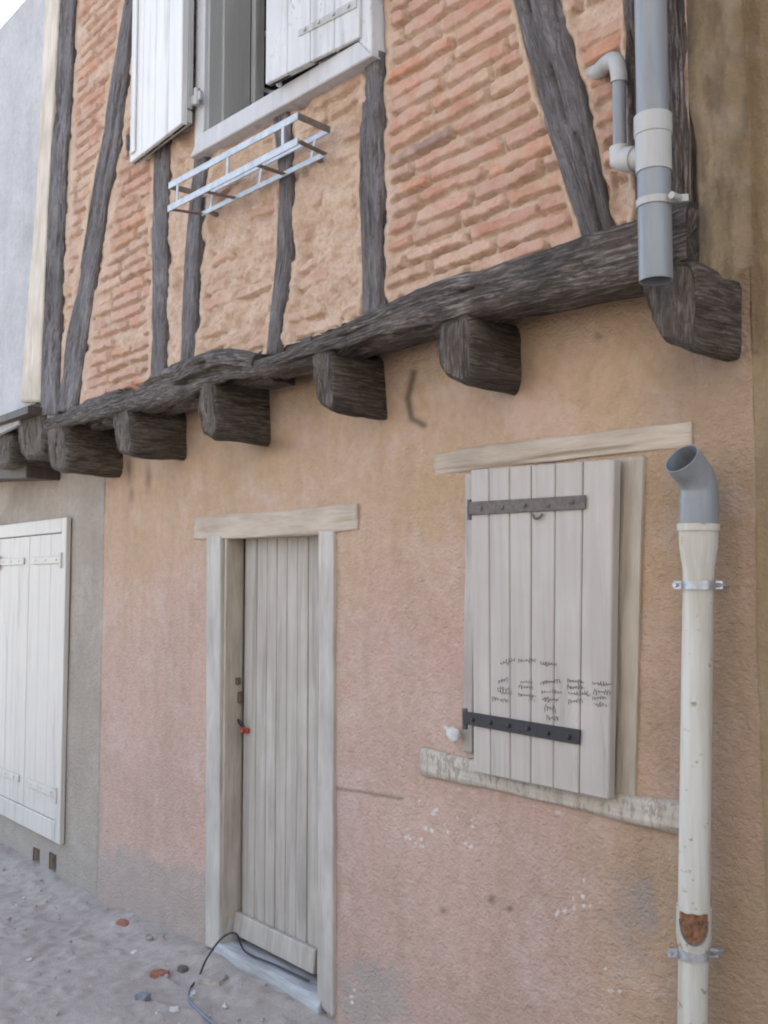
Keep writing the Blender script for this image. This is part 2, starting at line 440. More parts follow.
# ------------------------------------------------------------------ ground
def gz(x, y): return np.maximum(np.minimum(0.0, (x + 4.0) * .055), -.07)
def build_ground():
    far = np.array([-400., -120., -50., -25., -14., -10.])
    xs = np.concatenate([far, np.arange(-8.6, 0.8, .018), np.array([2., 4., 8., 16., 40., 120., 400.])])
    ys = np.concatenate([np.array([-400., -120., -40., -15., -7.]), np.arange(-4.2, .25, .018), np.array([1., 4., 9., 20., 60., 200., 400.])])
    X, Y = np.meshgrid(xs, ys, indexing='ij')
    near = sstep(-9.5, -8.5, X) * sstep(1.5, .6, X) * sstep(-4.6, -4.1, Y) * sstep(.6, .2, Y)
    Z = gz(X, Y) + near * ((fbm(X * 1.5, Y * 1.5, 3, 3) - .5) * .03 + (fbm(X * 9, Y * 9, 5, 4) - .5) * .006 + .010 * sstep(.62, .8, vn(X * 22, Y * 22, 8)))
    Z += near * .035 * sstep(-.28, -.02, Y) * (.5 + fbm(X * 3, Y * 3, 21, 3))      # dirt banked up against the wall
    idx = np.arange(X.size).reshape(X.shape)
    Q = np.stack([idx[:-1, :-1], idx[1:, :-1], idx[1:, 1:], idx[:-1, 1:]], -1).reshape(-1, 4)
    me = from_arrays('street', np.stack([X, Y, Z], -1).reshape(-1, 3), Q)
    o = link('street', me, M['ground'], None, True); tag(o, kind='structure')
build_ground()

# ------------------------------------------------------------------ the timber framed house
XL, XR = P(100, 700).x, P(757, 600).x            # ends of its ground floor front
XJ = PU(685, 255).x                              # right end of the jetty
house = thing('timber_framed_house', 'old timber-framed house, brick upper storey jettied over a pink rendered ground floor', 'house', (-3.2, 0, 0))

doorX0, doorX1 = P(212, 700).x, P(327, 700).x
doorZ = P(240, 534).z
def blob(px, py, cx, cy, rx, ry): return np.exp(-(((px - cx) / rx) ** 2 + ((py - cy) / ry) ** 2))
def seg(px, py, pts, w):
    d = np.full(px.shape, 1e9)
    for (ax, ay), (bx, by) in zip(pts[:-1], pts[1:]):
        L2 = (bx - ax) ** 2 + (by - ay) ** 2
        t = np.clip(((px - ax) * (bx - ax) + (py - ay) * (by - ay)) / L2, 0, 1)
        d = np.minimum(d, np.hypot(px - ax - t * (bx - ax), py - ay - t * (by - ay)))
    return np.exp(-(d / w) ** 2)
def wall_fun(X, Z):
    Hh = (fbm(X * 1.6, Z * 1.6, 40, 3) - .5) * .012 + (fbm(X * 10, Z * 10, 41, 3) - .5) * .005
    Y = .006 + np.maximum(Hh, -.006)
    px, py = pix(X, np.zeros_like(X), Z)
    nz = fbm(X * 2.5, Z * 2.5, 50, 4)
    och = sstep(1.15, 2.05, Z + (nz - .5) * .9)  # ochre higher up: wall tone, partly warm bounce light put into the colour
    och = np.maximum(och, sstep(-1.95, -1.62, X + (nz - .5) * .35))
    och = np.clip(och, 0, 1) * (1 - .9 * blob(px, py, 716, 230, 20, 110) * (Z > 2.7))
    base = .30 + (fbm(X * 1.7, Z * .6, 51, 4) - .5) * .55 - .45 * sstep(-3.6, -2.9, X)      # height of the bare cement foot
    grey = sstep(.12, -.14, Z - base)
    grey = .68 * np.maximum(grey, 1.0 * blob(px, py, 368, 1000, 56, 66) + .6 * blob(px, py, 150, 900, 50, 42))
    grey = np.maximum(grey, .75 * sstep(103, 97, px - 8 * (nz - .5)))
    grey = np.maximum(grey, .55 * blob(px, py, 636, 915, 44, 75))
    white = np.zeros_like(X)
    for (cx, cy, n_, sx, sy) in ((436, 822, 26, 22, 12), (575, 905, 16, 24, 10), (603, 997, 9, 9, 12), (345, 1000, 4, 5, 8), (418, 842, 6, 6, 10)):
        for _ in range(n_):
            ox, oy = rng.normal(0, 1, 2)
            ox, oy = ox * sx, oy * sy - (ox * sx * .3 if cx == 575 else 0)
            white = np.maximum(white, blob(px, py, cx + ox, cy + oy, rng.uniform(2, 4), rng.uniform(2.5, 5)) * rng.uniform(.6, 1))
    white = np.maximum(white, .45 * seg(px, py, [(420, 782), (500, 797), (590, 820)], 6) * (nz > .42))
    st = np.zeros_like(X)
    st = np.maximum(st, .75 * seg(px, py, [(412, 372), (406, 398), (410, 418), (422, 425)], 3.5))
    for (cx, cy, rx, ry) in ((490, 900, 4, 4), (508, 909, 4, 3), (442, 911, 4, 3), (410, 420, 3, 3), (515, 375, 20, 16), (272, 445, 24, 9), (128, 470, 4, 16), (147, 478, 3, 14), (700, 452, 6, 4), (596, 336, 5, 3), (130, 495, 3, 9)):
        st = np.maximum(st, .55 * blob(px, py, cx, cy, rx, ry) * (.4 + nz))
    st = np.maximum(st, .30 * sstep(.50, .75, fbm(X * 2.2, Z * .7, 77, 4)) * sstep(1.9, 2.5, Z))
    st = np.maximum(st, .55 * seg(px, py, [(330, 788), (360, 792), (400, 799)], 1.6))
    st = np.maximum(st, .22 * blob(px, py, 640, 880, 34, 70))          # mossy damp patch by the pipe
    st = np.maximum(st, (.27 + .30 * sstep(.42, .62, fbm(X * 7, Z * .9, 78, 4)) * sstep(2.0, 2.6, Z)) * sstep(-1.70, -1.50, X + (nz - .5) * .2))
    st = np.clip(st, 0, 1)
    return Y, np.stack([och, np.clip(grey, 0, 1), np.clip(white, 0, 1), 1 - st], -1)
xs = np.arange(XL, XR + .004, .0065); xs[-1] = XR
zs = np.arange(-.2, 2.70, .0065)
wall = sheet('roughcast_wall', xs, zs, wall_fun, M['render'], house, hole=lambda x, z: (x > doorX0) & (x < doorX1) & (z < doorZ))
xs2 = np.arange(XJ - .12, XR + .004, .0065); xs2[-1] = XR
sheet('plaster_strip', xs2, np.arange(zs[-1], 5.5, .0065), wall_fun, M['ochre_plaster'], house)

# brick infill of the jettied storey
def inpoly(px, py, pts):
    inside = np.zeros(px.shape, bool); n = len(pts)
    for i in range(n):
        x0, y0 = pts[i]; x1, y1 = pts[(i + 1) % n]
        c = ((y0 > py) != (y1 > py)) & (px < (x1 - x0) * (py - y0) / (y1 - y0 + 1e-9) + x0)
        inside ^= c
    return inside
TIMBERS = [[(0, 60, 74), (146, 50, 66), (256, 45, 60), (402, 39, 56)],
           [(0, 124, 134), (83, 109, 124), (146, 99, 116.5), (198, 90, 106), (256, 80, 96.5), (330, 66, 85), (398, 56, 75)],
           [(100, 157, 171), (165, 152, 167), (256, 150, 165), (368, 149, 163)], [(140, 194, 207), (165, 192, 205), (256, 182, 198), (354, 179, 192)],
           [(90, 266, 286), (130, 272, 289), (180, 278, 291), (256, 275, 289), (336, 266, 279)], [(-300, 366, 386), (50, 359, 379), (150, 357, 380), (296, 359, 381)],
           [(-220, 406, 450), (0, 511, 555), (100, 536, 583), (228, 577, 611)], [(-300, 604, 700), (0, 618, 700), (212, 628, 700)]]
BEAM_B = [(43, 433), (90, 421), (140, 408), (182, 396), (206, 386), (228, 382), (265, 374), (290, 366), (384, 338), (436, 323), (509, 306), (568, 293), (640, 280), (697, 260)]
def timber_gap(px, py):
    d = np.full(px.shape, 99.)
    for t in TIMBERS:
        a = np.array(t, float)
        l, r_ = np.interp(py, a[:, 0], a[:, 1]), np.interp(py, a[:, 0], a[:, 2])
        ok = (py < a[-1, 0] + 20) & (py > a[0, 0] - (60 if a[0, 0] > 50 else 3000))
        d = np.minimum(d, np.where(ok, np.maximum(l - px, px - r_), 99.))
    return d
def brick_fun(X, Z):
    period = .059
    wz = Z - .012 * X + .05 * (vn(X * .7, Z * .7, 1) - .5) + .012 * (vn(X * 3.5, Z * 3.5, 2) - .5)
    r = wz / period; ri = np.floor(r); rf = r - ri
    ln = .20 + .16 * h2(ri, ri * 0, 3)
    xw = X + .02 * (vn(X * 9, Z * 9, 4) - .5)
    c = xw / ln + h2(ri, ri * 0 + 7, 5) * 3; ci = np.floor(c); cf = c - ci
    R = [h2(ri * 3 + k, ci * 5 + k, 60 + k) for k in range(7)]
    th = (.54 + .24 * R[0]) * period
    dz = np.abs((rf - .5 + (R[1] - .5) * .18) * period + (cf - .5) * (R[2] - .5) * .018) - th / 2
    dx = (np.abs(cf - .5) - .5) * ln + .006 + .012 * R[6]
    sd = np.maximum(dx, dz) + (fbm(X * 26, Z * 40, 6, 4) - .5) * .020
    m = sstep(.002, -.003, sd)
    px, py = pix(X, jy(X), Z)
    low = sstep(150, 162, px) * sstep(372, 358, px) * sstep(70, 120, py)           # roughly pointed panels under the window
    vis = np.where(R[3] > .07 + .5 * low, 1.0, .12)
    smear = sstep(.60, .40, fbm(X * 3.2, Z * 3.2, 33, 3) + .10 * low - .05)
    cover = vis * (.34 + .60 * smear)
    gap = timber_gap(px, py) + (fbm(X * 16, Z * 16, 71, 3) - .5) * 14
    edge = sstep(3, 9, gap)
    m = m * edge
    hb = m * vis * (.009 + .011 * R[4]) * (1 - .35 * low)
    hm = (fbm(X * 14, Z * 20, 8, 4) - .5) * .020 + (fbm(X * 45, Z * 45, 9, 3) - .5) * .006
    hm += low * (fbm(X * 9, Z * 12, 12, 4) - .5) * .085
    joint = np.exp(-((sd - .006) / .0055) ** 2) * np.where(rf < .5, 1.0, .25) * vis * edge * (1 - .5 * low)
    Hh = hb + hm * (1 - .6 * m * vis) - .014 * joint * (.4 + 1.2 * R[5])
    Y = jy(X) + .031 - Hh * (.25 + .75 * edge) - .014 * (1 - edge) * sstep(-3, 1, gap)
    return Y, np.stack([m * cover * (1 - .3 * low), R[5], smear, np.ones_like(X)], -1)
XUL = PU(50, 200).x
winA, winB = PU(203, 130), PU(360, 40)
WZT = 4.62
wz0 = PU(280, 92).z
def beam_low(x, z):
    px, py = pix(x, jy(x), z); b = np.array(BEAM_B, float)
    return py > np.interp(px, b[:, 0], b[:, 1]) - np.interp(px, [43, 697], [7, 52])
xs3 = np.concatenate([np.arange(XUL, -3.4, .0065), np.arange(-3.4, XJ + .0045, .0048)]); xs3[-1] = XJ
sheet('brick_infill', xs3, np.concatenate([np.arange(2.42, 4.75, .0048), np.arange(4.75, 5.45, .01)]), brick_fun, M['brick'], house,
      hole=lambda x, z: (x > winA.x) & (x < winB.x) & (z > wz0 - .02) & (z < WZT) | beam_low(x, z))

def ext(pts, z):                             # carry a timber on to a height above the frame
    a, b = pts[0], pts[1]
    d = (a - b); k = (z - a.z) / d.z
    return [a + d * k] + pts
def upright(name, rows, off, depth, mat, ztop=5.42, drop=.07, **kw):
    """rows: (y, xl, xr) in picture rows from the top; the timber stands in the jettied front"""
    A = [PU(xl, y, off) for (y, xl, xr) in rows]; B = [PU(xr, y, off) for (y, xl, xr) in rows]
    if ztop: A, B = ext(A, ztop), ext(B, ztop)
    A.append(A[-1] + (A[-1] - A[-2]).normalized() * drop); B.append(B[-1] + (B[-1] - B[-2]).normalized() * drop)
    return sweep(name, A, B, depth, mat, house, **kw)
upright('post', [(0, 60, 74), (146, 50, 66), (256, 45, 60), (402, 39, 56)], .004, .16, M['oak_grey'], amp=.010)
upright('post', [(0, 124, 134), (83, 109, 124), (146, 99, 116.5), (198, 90, 106), (256, 80, 96.5), (330, 66, 85), (398, 56, 75)], .002, .14, M['oak_grey'], ztop=4.9, amp=.009)
upright('stud', [(100, 157, 171), (165, 152, 167), (256, 150, 165), (368, 149, 163)], -.002, .12, M['oak_grey'], ztop=None, amp=.008)
upright('stud', [(140, 194, 207), (165, 192, 205), (256, 182, 198), (354, 179, 192)], -.006, .12, M['oak_grey'], ztop=None, amp=.008)
upright('stud', [(90, 266, 286), (130, 272, 289), (180, 278, 291), (256, 275, 289), (336, 266, 279)], -.004, .12, M['oak_grey'], ztop=None, amp=.009)
upright('stud', [(50, 359, 379), (150, 357, 380), (296, 359, 381)], .001, .13, M['oak_grey'], ztop=None, amp=.010)
upright('brace', [(0, 511, 555), (100, 536, 583), (228, 577, 611)], .002, .14, M['oak_grey'], ztop=3.9, amp=.013)
upright('post', [(0, 618, 676), (212, 628, 683)], .008, .17, M['oak'], amp=.012, r=.025)
upright('lintel_post', [(-5, 376.5, 392), (-60, 376.5, 392)][::-1], .0, .13, M['oak_grey'], ztop=5.42, drop=.0)['label'] = 'grey oak stud beside the window head'

def hbeam(name, rows, off, depth, **kw):
    A = [PU(x, yt, off) for (x, yt, yb) in rows]; B = [PU(x, yb, off) for (x, yt, yb) in rows]
    return sweep(name, A, B, depth, M['oak'], house, **kw)
hbeam('sill_beam', [(43, 418, 433), (90, 398, 421), (140, 376, 408), (182, 357, 396), (206, 348, 386), (228, 347, 382), (252, 352, 379)], .030, .20, amp=.018, r=.035, nf=34, res=.008, gp=48, wob=.008)
hbeam('sill_beam', [(243, 364, 378), (265, 355, 374), (290, 344, 366), (384, 300, 338), (436, 281, 323), (509, 257, 306), (568, 239, 293), (640, 214, 280), (685, 198, 265)], .022, .15, amp=.016, r=.035, nf=38, res=.007, gp=48, wob=.006)

def joist(quad, mat, off=.012, parent=house, name='joist', yb=.03):
    """quad TL TR BR BL in the picture, on the jettied front; runs straight back into the wall"""
    SEED[0] += 13; sd = SEED[0]
    c = [PU(x, y, off) for x, y in quad]
    cx = sum(c, Vector()) / 4
    n_side, rr = 9, .16
    ring = []
    for i in range(4):
        a, b, d = c[i], c[(i + 1) % 4], c[(i + 2) % 4]
        for k in range(n_side):
            t = k / n_side
            ring.append(a.lerp(b, t))
    ring = np.array([[p.x, p.y, p.z] for p in ring]); m = len(ring)
    for _ in range(5): ring = (np.roll(ring, 1, 0) + ring * 2 + np.roll(ring, -1, 0)) / 4
    ctr = ring.mean(0); ctr[1] = ring[:, 1].mean()
    q = np.arange(m) / m * .9
    y0 = ring[:, 1].mean()
    ys = np.linspace(0, yb - y0, 26)
    rows = []
    for y in ys:
        rel = (ring - ctr)
        nz = (fbm(np.full(m, y * 7), q * 55, sd, 4) - .5) * .16 + (fbm(np.full(m, y * 4), q * 9, sd + 2, 2) - .5) * .14
        edge = 1 - .10 * math.exp(-y / .012)
        p = ctr + rel * (edge + nz)[:, None]
        p[:, 1] = ring[:, 1] + y
        rows.append(p)
    V = np.concatenate(rows); idx = np.arange(len(V)).reshape(len(ys), m)
    Q = np.stack([idx[:-1], np.roll(idx[:-1], -1, 1), np.roll(idx[1:], -1, 1), idx[1:]], -1).reshape(-1, 4)
    uv = np.stack([np.repeat(ys, m) + sd, np.tile(q, len(ys)) + sd], 1)
    Vl, Ql, ul = [V], [Q], [uv]; base = len(V); prev = idx[0]
    for f in (.93, .84, .74, .64, .54, .44, .34, .24, .14, .05, 0.0):
        p = ctr + (rows[0] - ctr) * f
        p[:, 1] = rows[0][:, 1] + (fbm(p[:, 0] * 60, p[:, 2] * 14, sd + 4, 4) - .5) * .030 - .006 * (1 - f)
        Vl.append(p); ul.append(np.stack([p[:, 2] * 1.0 + sd, p[:, 0] * 1.0 + sd], 1))
        cur = np.arange(base, base + m); base += m
        Ql.append(np.stack([prev, cur, np.roll(cur, -1), np.roll(prev, -1)], -1)); prev = cur
    me = from_arrays(name, np.concatenate(Vl), np.concatenate(Ql), np.concatenate(ul))
    bm = bmesh.new(); bm.from_mesh(me); bmesh.ops.recalc_face_normals(bm, faces=bm.faces); bm.to_mesh(me); bm.free()
    return link(name, me, mat, parent, True)
for qd in ([(45, 420), (66, 412), (67, 475), (49, 470)], [(111, 408), (130, 402), (132, 458), (116, 452)],
           [(197, 382), (214, 376), (217, 442), (201, 436)], [(310, 352), (331, 344), (335, 416), (316, 405)],
           [(435, 322), (471, 310), (472, 390), (438, 375)]):
    joist(qd, M['oak_end'])
joist([(636, 276), (697, 254), (697, 354), (658, 343)], M['oak_end'], off=.018)

# lime plaster brought round from the wall on to the side of the jetty
def fillet():
    z0 = PU(690, 268, .0).z - .01
    zs_ = np.arange(z0, 5.4, .010); nt = 44
    yf = jy(XJ)
    key = np.array([(-.020, yf + .03), (-.002, yf + .022), (.006, yf * .62), (.012, -.085), (.022, -.050), (.038, -.022), (.060, -.003), (.095, .018)])
    kt = np.linspace(0, 1, len(key)); t = np.linspace(0, 1, nt)
    kx, ky = np.interp(t, kt, key[:, 0]), np.interp(t, kt, key[:, 1])
    for a in (kx, ky): a[1:-1] = (a[:-2] + 2 * a[1:-1] + a[2:]) / 4
    T, Z = np.meshgrid(t, zs_, indexing='ij')
    n1_ = fbm(T * 3, Z * 5, 300, 4); n2_ = fbm(T * 5, Z * 8, 301, 4)
    X = XJ + np.repeat(kx[:, None], len(zs_), 1) + .016 * (n2_ - .5) + .022 * sstep(2.90, 2.70, Z) * sstep(.8, .4, T) 
    Y = np.repeat(ky[:, None], len(zs_), 1) + (.035 * (n1_ - .2) ) * sstep(.5, 0, T) + .06 * sstep(z0 + .01 + .06 * n2_, z0 - .02, Z) * sstep(.3, .8, T)
    V = np.stack([X, Y, Z], -1).reshape(-1, 3); idx = np.arange(X.size).reshape(X.shape)
    Q = np.stack([idx[:-1, :-1], idx[1:, :-1], idx[1:, 1:], idx[:-1, 1:]], -1).reshape(-1, 4)
    st = np.clip(.15 + .7 * sstep(.40, .05, T + (n1_ - .5) * .5) + .3 * sstep(.5, .75, n2_), 0, .8)  # darker towards the post: shade on the jetty side painted into the mask
    return link('plaster_fillet', from_arrays('plaster_fillet', V, Q, None, {'mask': np.stack([np.ones_like(T), .3 * n1_, 0 * T, 1 - st], -1).reshape(-1, 4)}), M['ochre_plaster'], house, True)
fillet()

# boards of the jetty floor, seen from below between the joists
bm = bmesh.new()
zf = PU(340, 345).z + .045
xa = PU(40, 300).x
k = xa
while k < XJ - .02:
    w = random.uniform(.16, .22); x1 = min(k + w, XJ - .01)
    add_box(bm, (k, jy(k) + .03, zf + random.uniform(0, .004)), (x1 - .004, -.001, zf + .03), .002); k += w
bm_obj('floor_boards', bm, M['board'], house)

# shell of the house: sides, back and roof keep the sun off the street front
bm = bmesh.new()
add_box(bm, (XL + .02, .16, -.1), (XL + .22, 6.0, 5.5)); add_box(bm, (XR - .22, .16, -.1), (XR - .02, 6.0, 5.5)); add_box(bm, (XL + .22, 5.8, -.1), (XR - .22, 6.0, 5.5))
add_box(bm, (XUL, jy(XUL) + .04, 2.44), (XUL + .05, .16, 5.45))
bm_obj('side_wall', bm, M['grey_render'], house)
def roof(name, x0, x1, yf, yb, ze, zr, parent, mat):
    bm = bmesh.new(); ym = (yf + yb) / 2
    for (ya, yc) in ((yf, ym), (yb, ym)):
        q = [Vector((x0, yc, zr)), Vector((x1, yc, zr)), Vector((x1, ya, ze)), Vector((x0, ya, ze))]
        add_hexa(bm, q + [p + Vector((0, 0, .12)) for p in q])
        nrow = 70
        for i in range(int((x1 - x0) / .22)):
            xx = x0 + .11 + i * .22
            pa, pb = Vector((xx, ya, ze + .12)), Vector((xx, yc, zr + .12))
            add_tube(bm, [pa, pb], .075, 8)
    for xx in (x0 + .15, x1 - .15):
        v = [bm.verts.new(p) for p in ((xx, yf + .3, ze + .03), (xx, yb - .3, ze + .03), (xx, ym, zr))]; bm.faces.new(v)
    return bm_obj(name, bm, mat, parent)
roof('roof', XUL - .1, XR + .1, -.72, 6.3, 5.46, 7.2, house, M['tile'])

# ---- door
def px_sweep(name, A, B, Y, depth, mat, parent, **kw):
    return sweep(name, [P(x, y, Y) for x, y in A], [P(x, y, Y) for x, y in B], depth, mat, parent, **kw)
def mat_worn(name, base, dirt, pale): return mat_timber(name, dirt, base, pale, .35, .75, .25, .4)
M['lintel_oak'] = mat_worn('limewashed_oak_lintel', (.51, .43, .345), (.43, .345, .26), (.57, .51, .43))
M['jamb_oak'] = mat_worn('pale_painted_jamb', (.50, .46, .415), (.43, .385, .335), (.55, .52, .485))
M['jamb_yellow'] = mat_worn('yellowed_jamb_timber', (.48, .42, .335), (.40, .34, .26), (.53, .48, .41))
M['sill_oak'] = mat_worn('chalky_window_sill', (.52, .48, .43), (.38, .33, .27), (.60, .58, .56))
fr = px_sweep('door_lintel', [(193, 517), (240, 512), (300, 508), (357, 503)], [(193, 540), (240, 539), (300, 535), (357, 529)], -.006, .14, M['lintel_oak'], house, amp=.004, r=.012, gx=4, wob=.009)
# jambs: pale outer face, yellowed reveal
dep = .125
def jamb(x0t, x1t, x0b, x1b, yt, yb0, yb1):
    A = [P(x0t, yt, -.010), P(x0b, yb0, -.010)]; B = [P(x1t, yt, -.010), P(x1b, yb1, -.010)]
    return sweep('door_jamb', A, B, dep + .03, M['jamb_oak'], house, amp=.0015, r=.006, gp=60)
jamb(206, 220, 205, 219, 536, 946, 952)
jamb(318, 333, 316.5, 332.5, 531, 1003, 1018)
# inner rebate lining of the left reveal
LX = P(220, 700, -.01).x
bm = bmesh.new(); add_box(bm, (LX - .004, .006, .0), (LX + .013, .098, doorZ + .03), .003)
lin = bm_obj('reveal_lining', bm, M['jamb_yellow'], house)
lin['label'] = 'yellowed lining board of the door reveal'
m_ = lin.data
lay = m_.uv_layers.new(name='UVMap')
for l in m_.loops: 
    v = m_.vertices[l.vertex_index].co; lay.data[l.index].uv = (v.z, v.y + v.x)
DY = .088
dx0, dx1 = LX + .038, P(321, 700, DY).x
dz0, dz1 = .10, P(260, 533, DY).z + .03
bm = bmesh.new()
edges = [0, .17, .31, .44, .575, .71, .84, 1.0]
for a, b in zip(edges[:-1], edges[1:]):
    xa_, xb_ = dx0 + (dx1 - dx0) * a, dx0 + (dx1 - dx0) * b
    jj = random.uniform(-.0015, .0015)
    add_box(bm, (xa_ + .0015, DY + jj, dz0), (xb_ - .0015, DY + .028 + jj, dz1), .0035)
add_box(bm, (dx0 + .01, DY + .022, dz0), (dx1, DY + .04, dz1))
door = bm_obj('door', bm, M['door_paint'], house)
door['label'] = 'weathered grey beige plank door'
# weather rail at its foot
q = [P(233, 911, DY - .03), P(321, 955, DY - .03), P(321, 978, DY - .03), P(233, 934, DY - .03)]
zt, zb = (q[0].z + q[1].z) / 2, (q[2].z + q[3].z) / 2
bm = bmesh.new()
rx0 = LX + .016
c = [Vector((rx0, DY - .004, zt)), Vector((dx1, DY - .004, zt)), Vector((dx1, DY - .034, zb)), Vector((rx0, DY - .034, zb)),
     Vector((rx0, DY - .001, zt)), Vector((dx1, DY - .001, zt)), Vector((dx1, DY - .001, zb)), Vector((rx0, DY - .001, zb))]
c[0].y = c[1].y = DY - .024
add_hexa(bm, c, .004)
bm_obj('weather_rail', bm, M['door_paint'], door)
# lock and red tag
lk = P(243, 730, DY - .012); lk.x = dx0 + .026
bm = bmesh.new(); add_box(bm, (lk.x - .022, DY - .018, lk.z - .012), (lk.x + .03, DY - .003, lk.z + .012), .004); add_tube(bm, [lk + Vector((.012, 0, 0)), lk + Vector((.012, -.022, 0))], .010, 12)
bm_obj('latch', bm, M['red_tag'], door)
bm = bmesh.new(); s = P(240, 724, DY - .02); s.x = dx0 + .012
add_tube(bm, smooth_path([s + Vector((-.012, .01, -.012)), s + Vector((-.012, -.008, .012)), s + Vector((.002, -.014, .022)), s + Vector((.014, -.006, .008)), s + Vector((.014, .008, -.01))], 4), .0035, 8)
bm_obj('shackle', bm, M['black_strap'], door)
zz = P(236, 695, .07).z
for (z, h, y0, y1) in ((P(232, 680, .07).z, .030, .058, .080), (zz - .01, .05, .070, .096)):
    bm = bmesh.new(); add_box(bm, (LX + .012, y0, z - h / 2), (LX + .028, y1, z + h / 2), .003)
    bm_obj('strike_plate', bm, M['brass_lock'], house)
# near-black sheet behind the leaf: shade of the gap put into colour
bm = bmesh.new(); add_box(bm, (dx0 - .06, DY + .055, 0), (dx1 + .06, DY + .075, dz1 + .05)); bm_obj('door_backing', bm, M['dark'], house)
# threshold
tq = [P(222, 937, -.03), P(322, 984, -.03)]
thz = .082
x0, x1 = LX - .01, P(318, 700, -.01).x + .03
SEED[0] += 5
A = [Vector((x0, -.018, thz)), Vector((x1, -.018, thz + .004))]; B = [Vector((x0, -.030, -.06)), Vector((x1, -.030, -.06))]
sweep('threshold', A, B, .20, mat_worn('painted_threshold', (.46, .465, .475), (.33, .315, .30), (.55, .56, .58)), house, amp=.003, r=.016, nf=8)

# ---- ground floor window
px_sweep('window_lintel', [(433, 452), (520, 441), (610, 429), (690, 418)], [(433, 477), (520, 466), (610, 456), (691, 449)], -.004, .10, M['lintel_oak'], house, amp=.005, r=.012, gx=4, wob=.011)
px_sweep('window_jamb', [(465, 474), (463, 752)], [(474, 474), (472, 754)], -.006, .05, M['jamb_oak'], house, amp=.001, r=.003)
px_sweep('window_jamb', [(612, 458), (608, 800)], [(643, 456), (634, 806)], -.006, .05, M['jamb_yellow'], house, amp=.002, r=.004)
px_sweep('window_sill', [(420, 747), (500, 768), (600, 792), (690, 807)], [(420, 776), (500, 793), (600, 817), (690, 836)], -.016, .09, M['cement_sill'], house, amp=.006, r=.014, gx=4, wob=.011)

def planks(q, n, thick, bev=.003, gap=.002, widths=None, jit=.001):
    TL, TR, BR, BL = q; bm = bmesh.new()
    nrm = (TR - TL).cross(BL - TL).normalized()          # towards the street if the quad is seen clockwise
    if nrm.y > 0: nrm = -nrm
    w = widths or [1] * n; cs = np.concatenate([[0], np.cumsum(w)]) / sum(w)
    gw = gap / (TR - TL).length
    for i in range(n):
        a, b = cs[i] + gw / 2, cs[i + 1] - gw / 2
        o = nrm * random.uniform(-jit, jit)
        f = [TL.lerp(TR, a) + o, TL.lerp(TR, b) + o, BL.lerp(BR, b) + o, BL.lerp(BR, a) + o]
        add_hexa(bm, f + [p - nrm * thick for p in f], bev)
    f = [TL.lerp(TR, .01), TL.lerp(TR, .99), BL.lerp(BR, .99), BL.lerp(BR, .01)]
    f = [p - nrm * thick * .55 for p in f]
    add_hexa(bm, f + [p - nrm * thick * .4 for p in f])
    return bm, nrm
SY = -.052
sq = [P(470, 470, SY), P(614.5, 459, SY), P(608, 800, SY), P(473, 772, SY)]
bm, sn = planks(sq, 6, .032, .0035, .0025, [.86, .95, .93, 1.0, 1.08, 1.18])
shut = bm_obj('shutter', bm, M['shutter_paint'], house)
shut['label'] = 'closed pale plank shutter with handwriting and two iron straps'
def strap(A, B, C, D, Y, mat, parent, nails=6, th=.006):
    q = [P(*A, Y), P(*B, Y), P(*C, Y), P(*D, Y)]; bm = bmesh.new(); add_hexa(bm, extrude_quad(q, th), .0015)
    for k in range(nails):
        t = (k + .6) / (nails + .1); c = q[0].lerp(q[1], t).lerp(q[3].lerp(q[2], t), .5 + random.uniform(-.12, .12))
        add_tube(bm, [c + Vector((0, .001, 0)), c + Vector((0, -.004, 0)), c + Vector((0, -.006, 0))], [.0075, .0065, .002], 8)
    return bm_obj('hinge_strap', bm, mat, parent)
st1 = strap((469, 502), (585, 495), (585, 509), (469, 515), SY - .0075, M['rust_strap'], shut, 5)
st1['label'] = 'rusty grey hinge strap'
st2 = strap((462, 711), (580, 730), (579, 745), (463, 724), SY - .0075, M['black_strap'], shut, 6)
st2['label'] = 'black painted hinge strap'
for (x, y) in ((470, 509), (465, 718)):
    bm = bmesh.new(); c = P(x, y, SY + .01); add_tube(bm, [c + Vector((0, 0, -.035)), c + Vector((0, 0, .03))], .009, 12); add_box(bm, c + Vector((-.02, .004, -.012)), c + Vector((.0, .05, .012)), .002)
    bm_obj('hinge_pin', bm, M['rust_strap'], shut)
bm = bmesh.new(); c = P(538, 514, SY - .006); add_tube(bm, smooth_path([c + Vector((-.02, 0, .0)), c + Vector((-.008, -.006, -.012)), c + Vector((.008, -.006, -.012)), c + Vector((.018, 0, 0))], 4), .004, 8)
bm_obj('catch', bm, M['rust_strap'], shut)
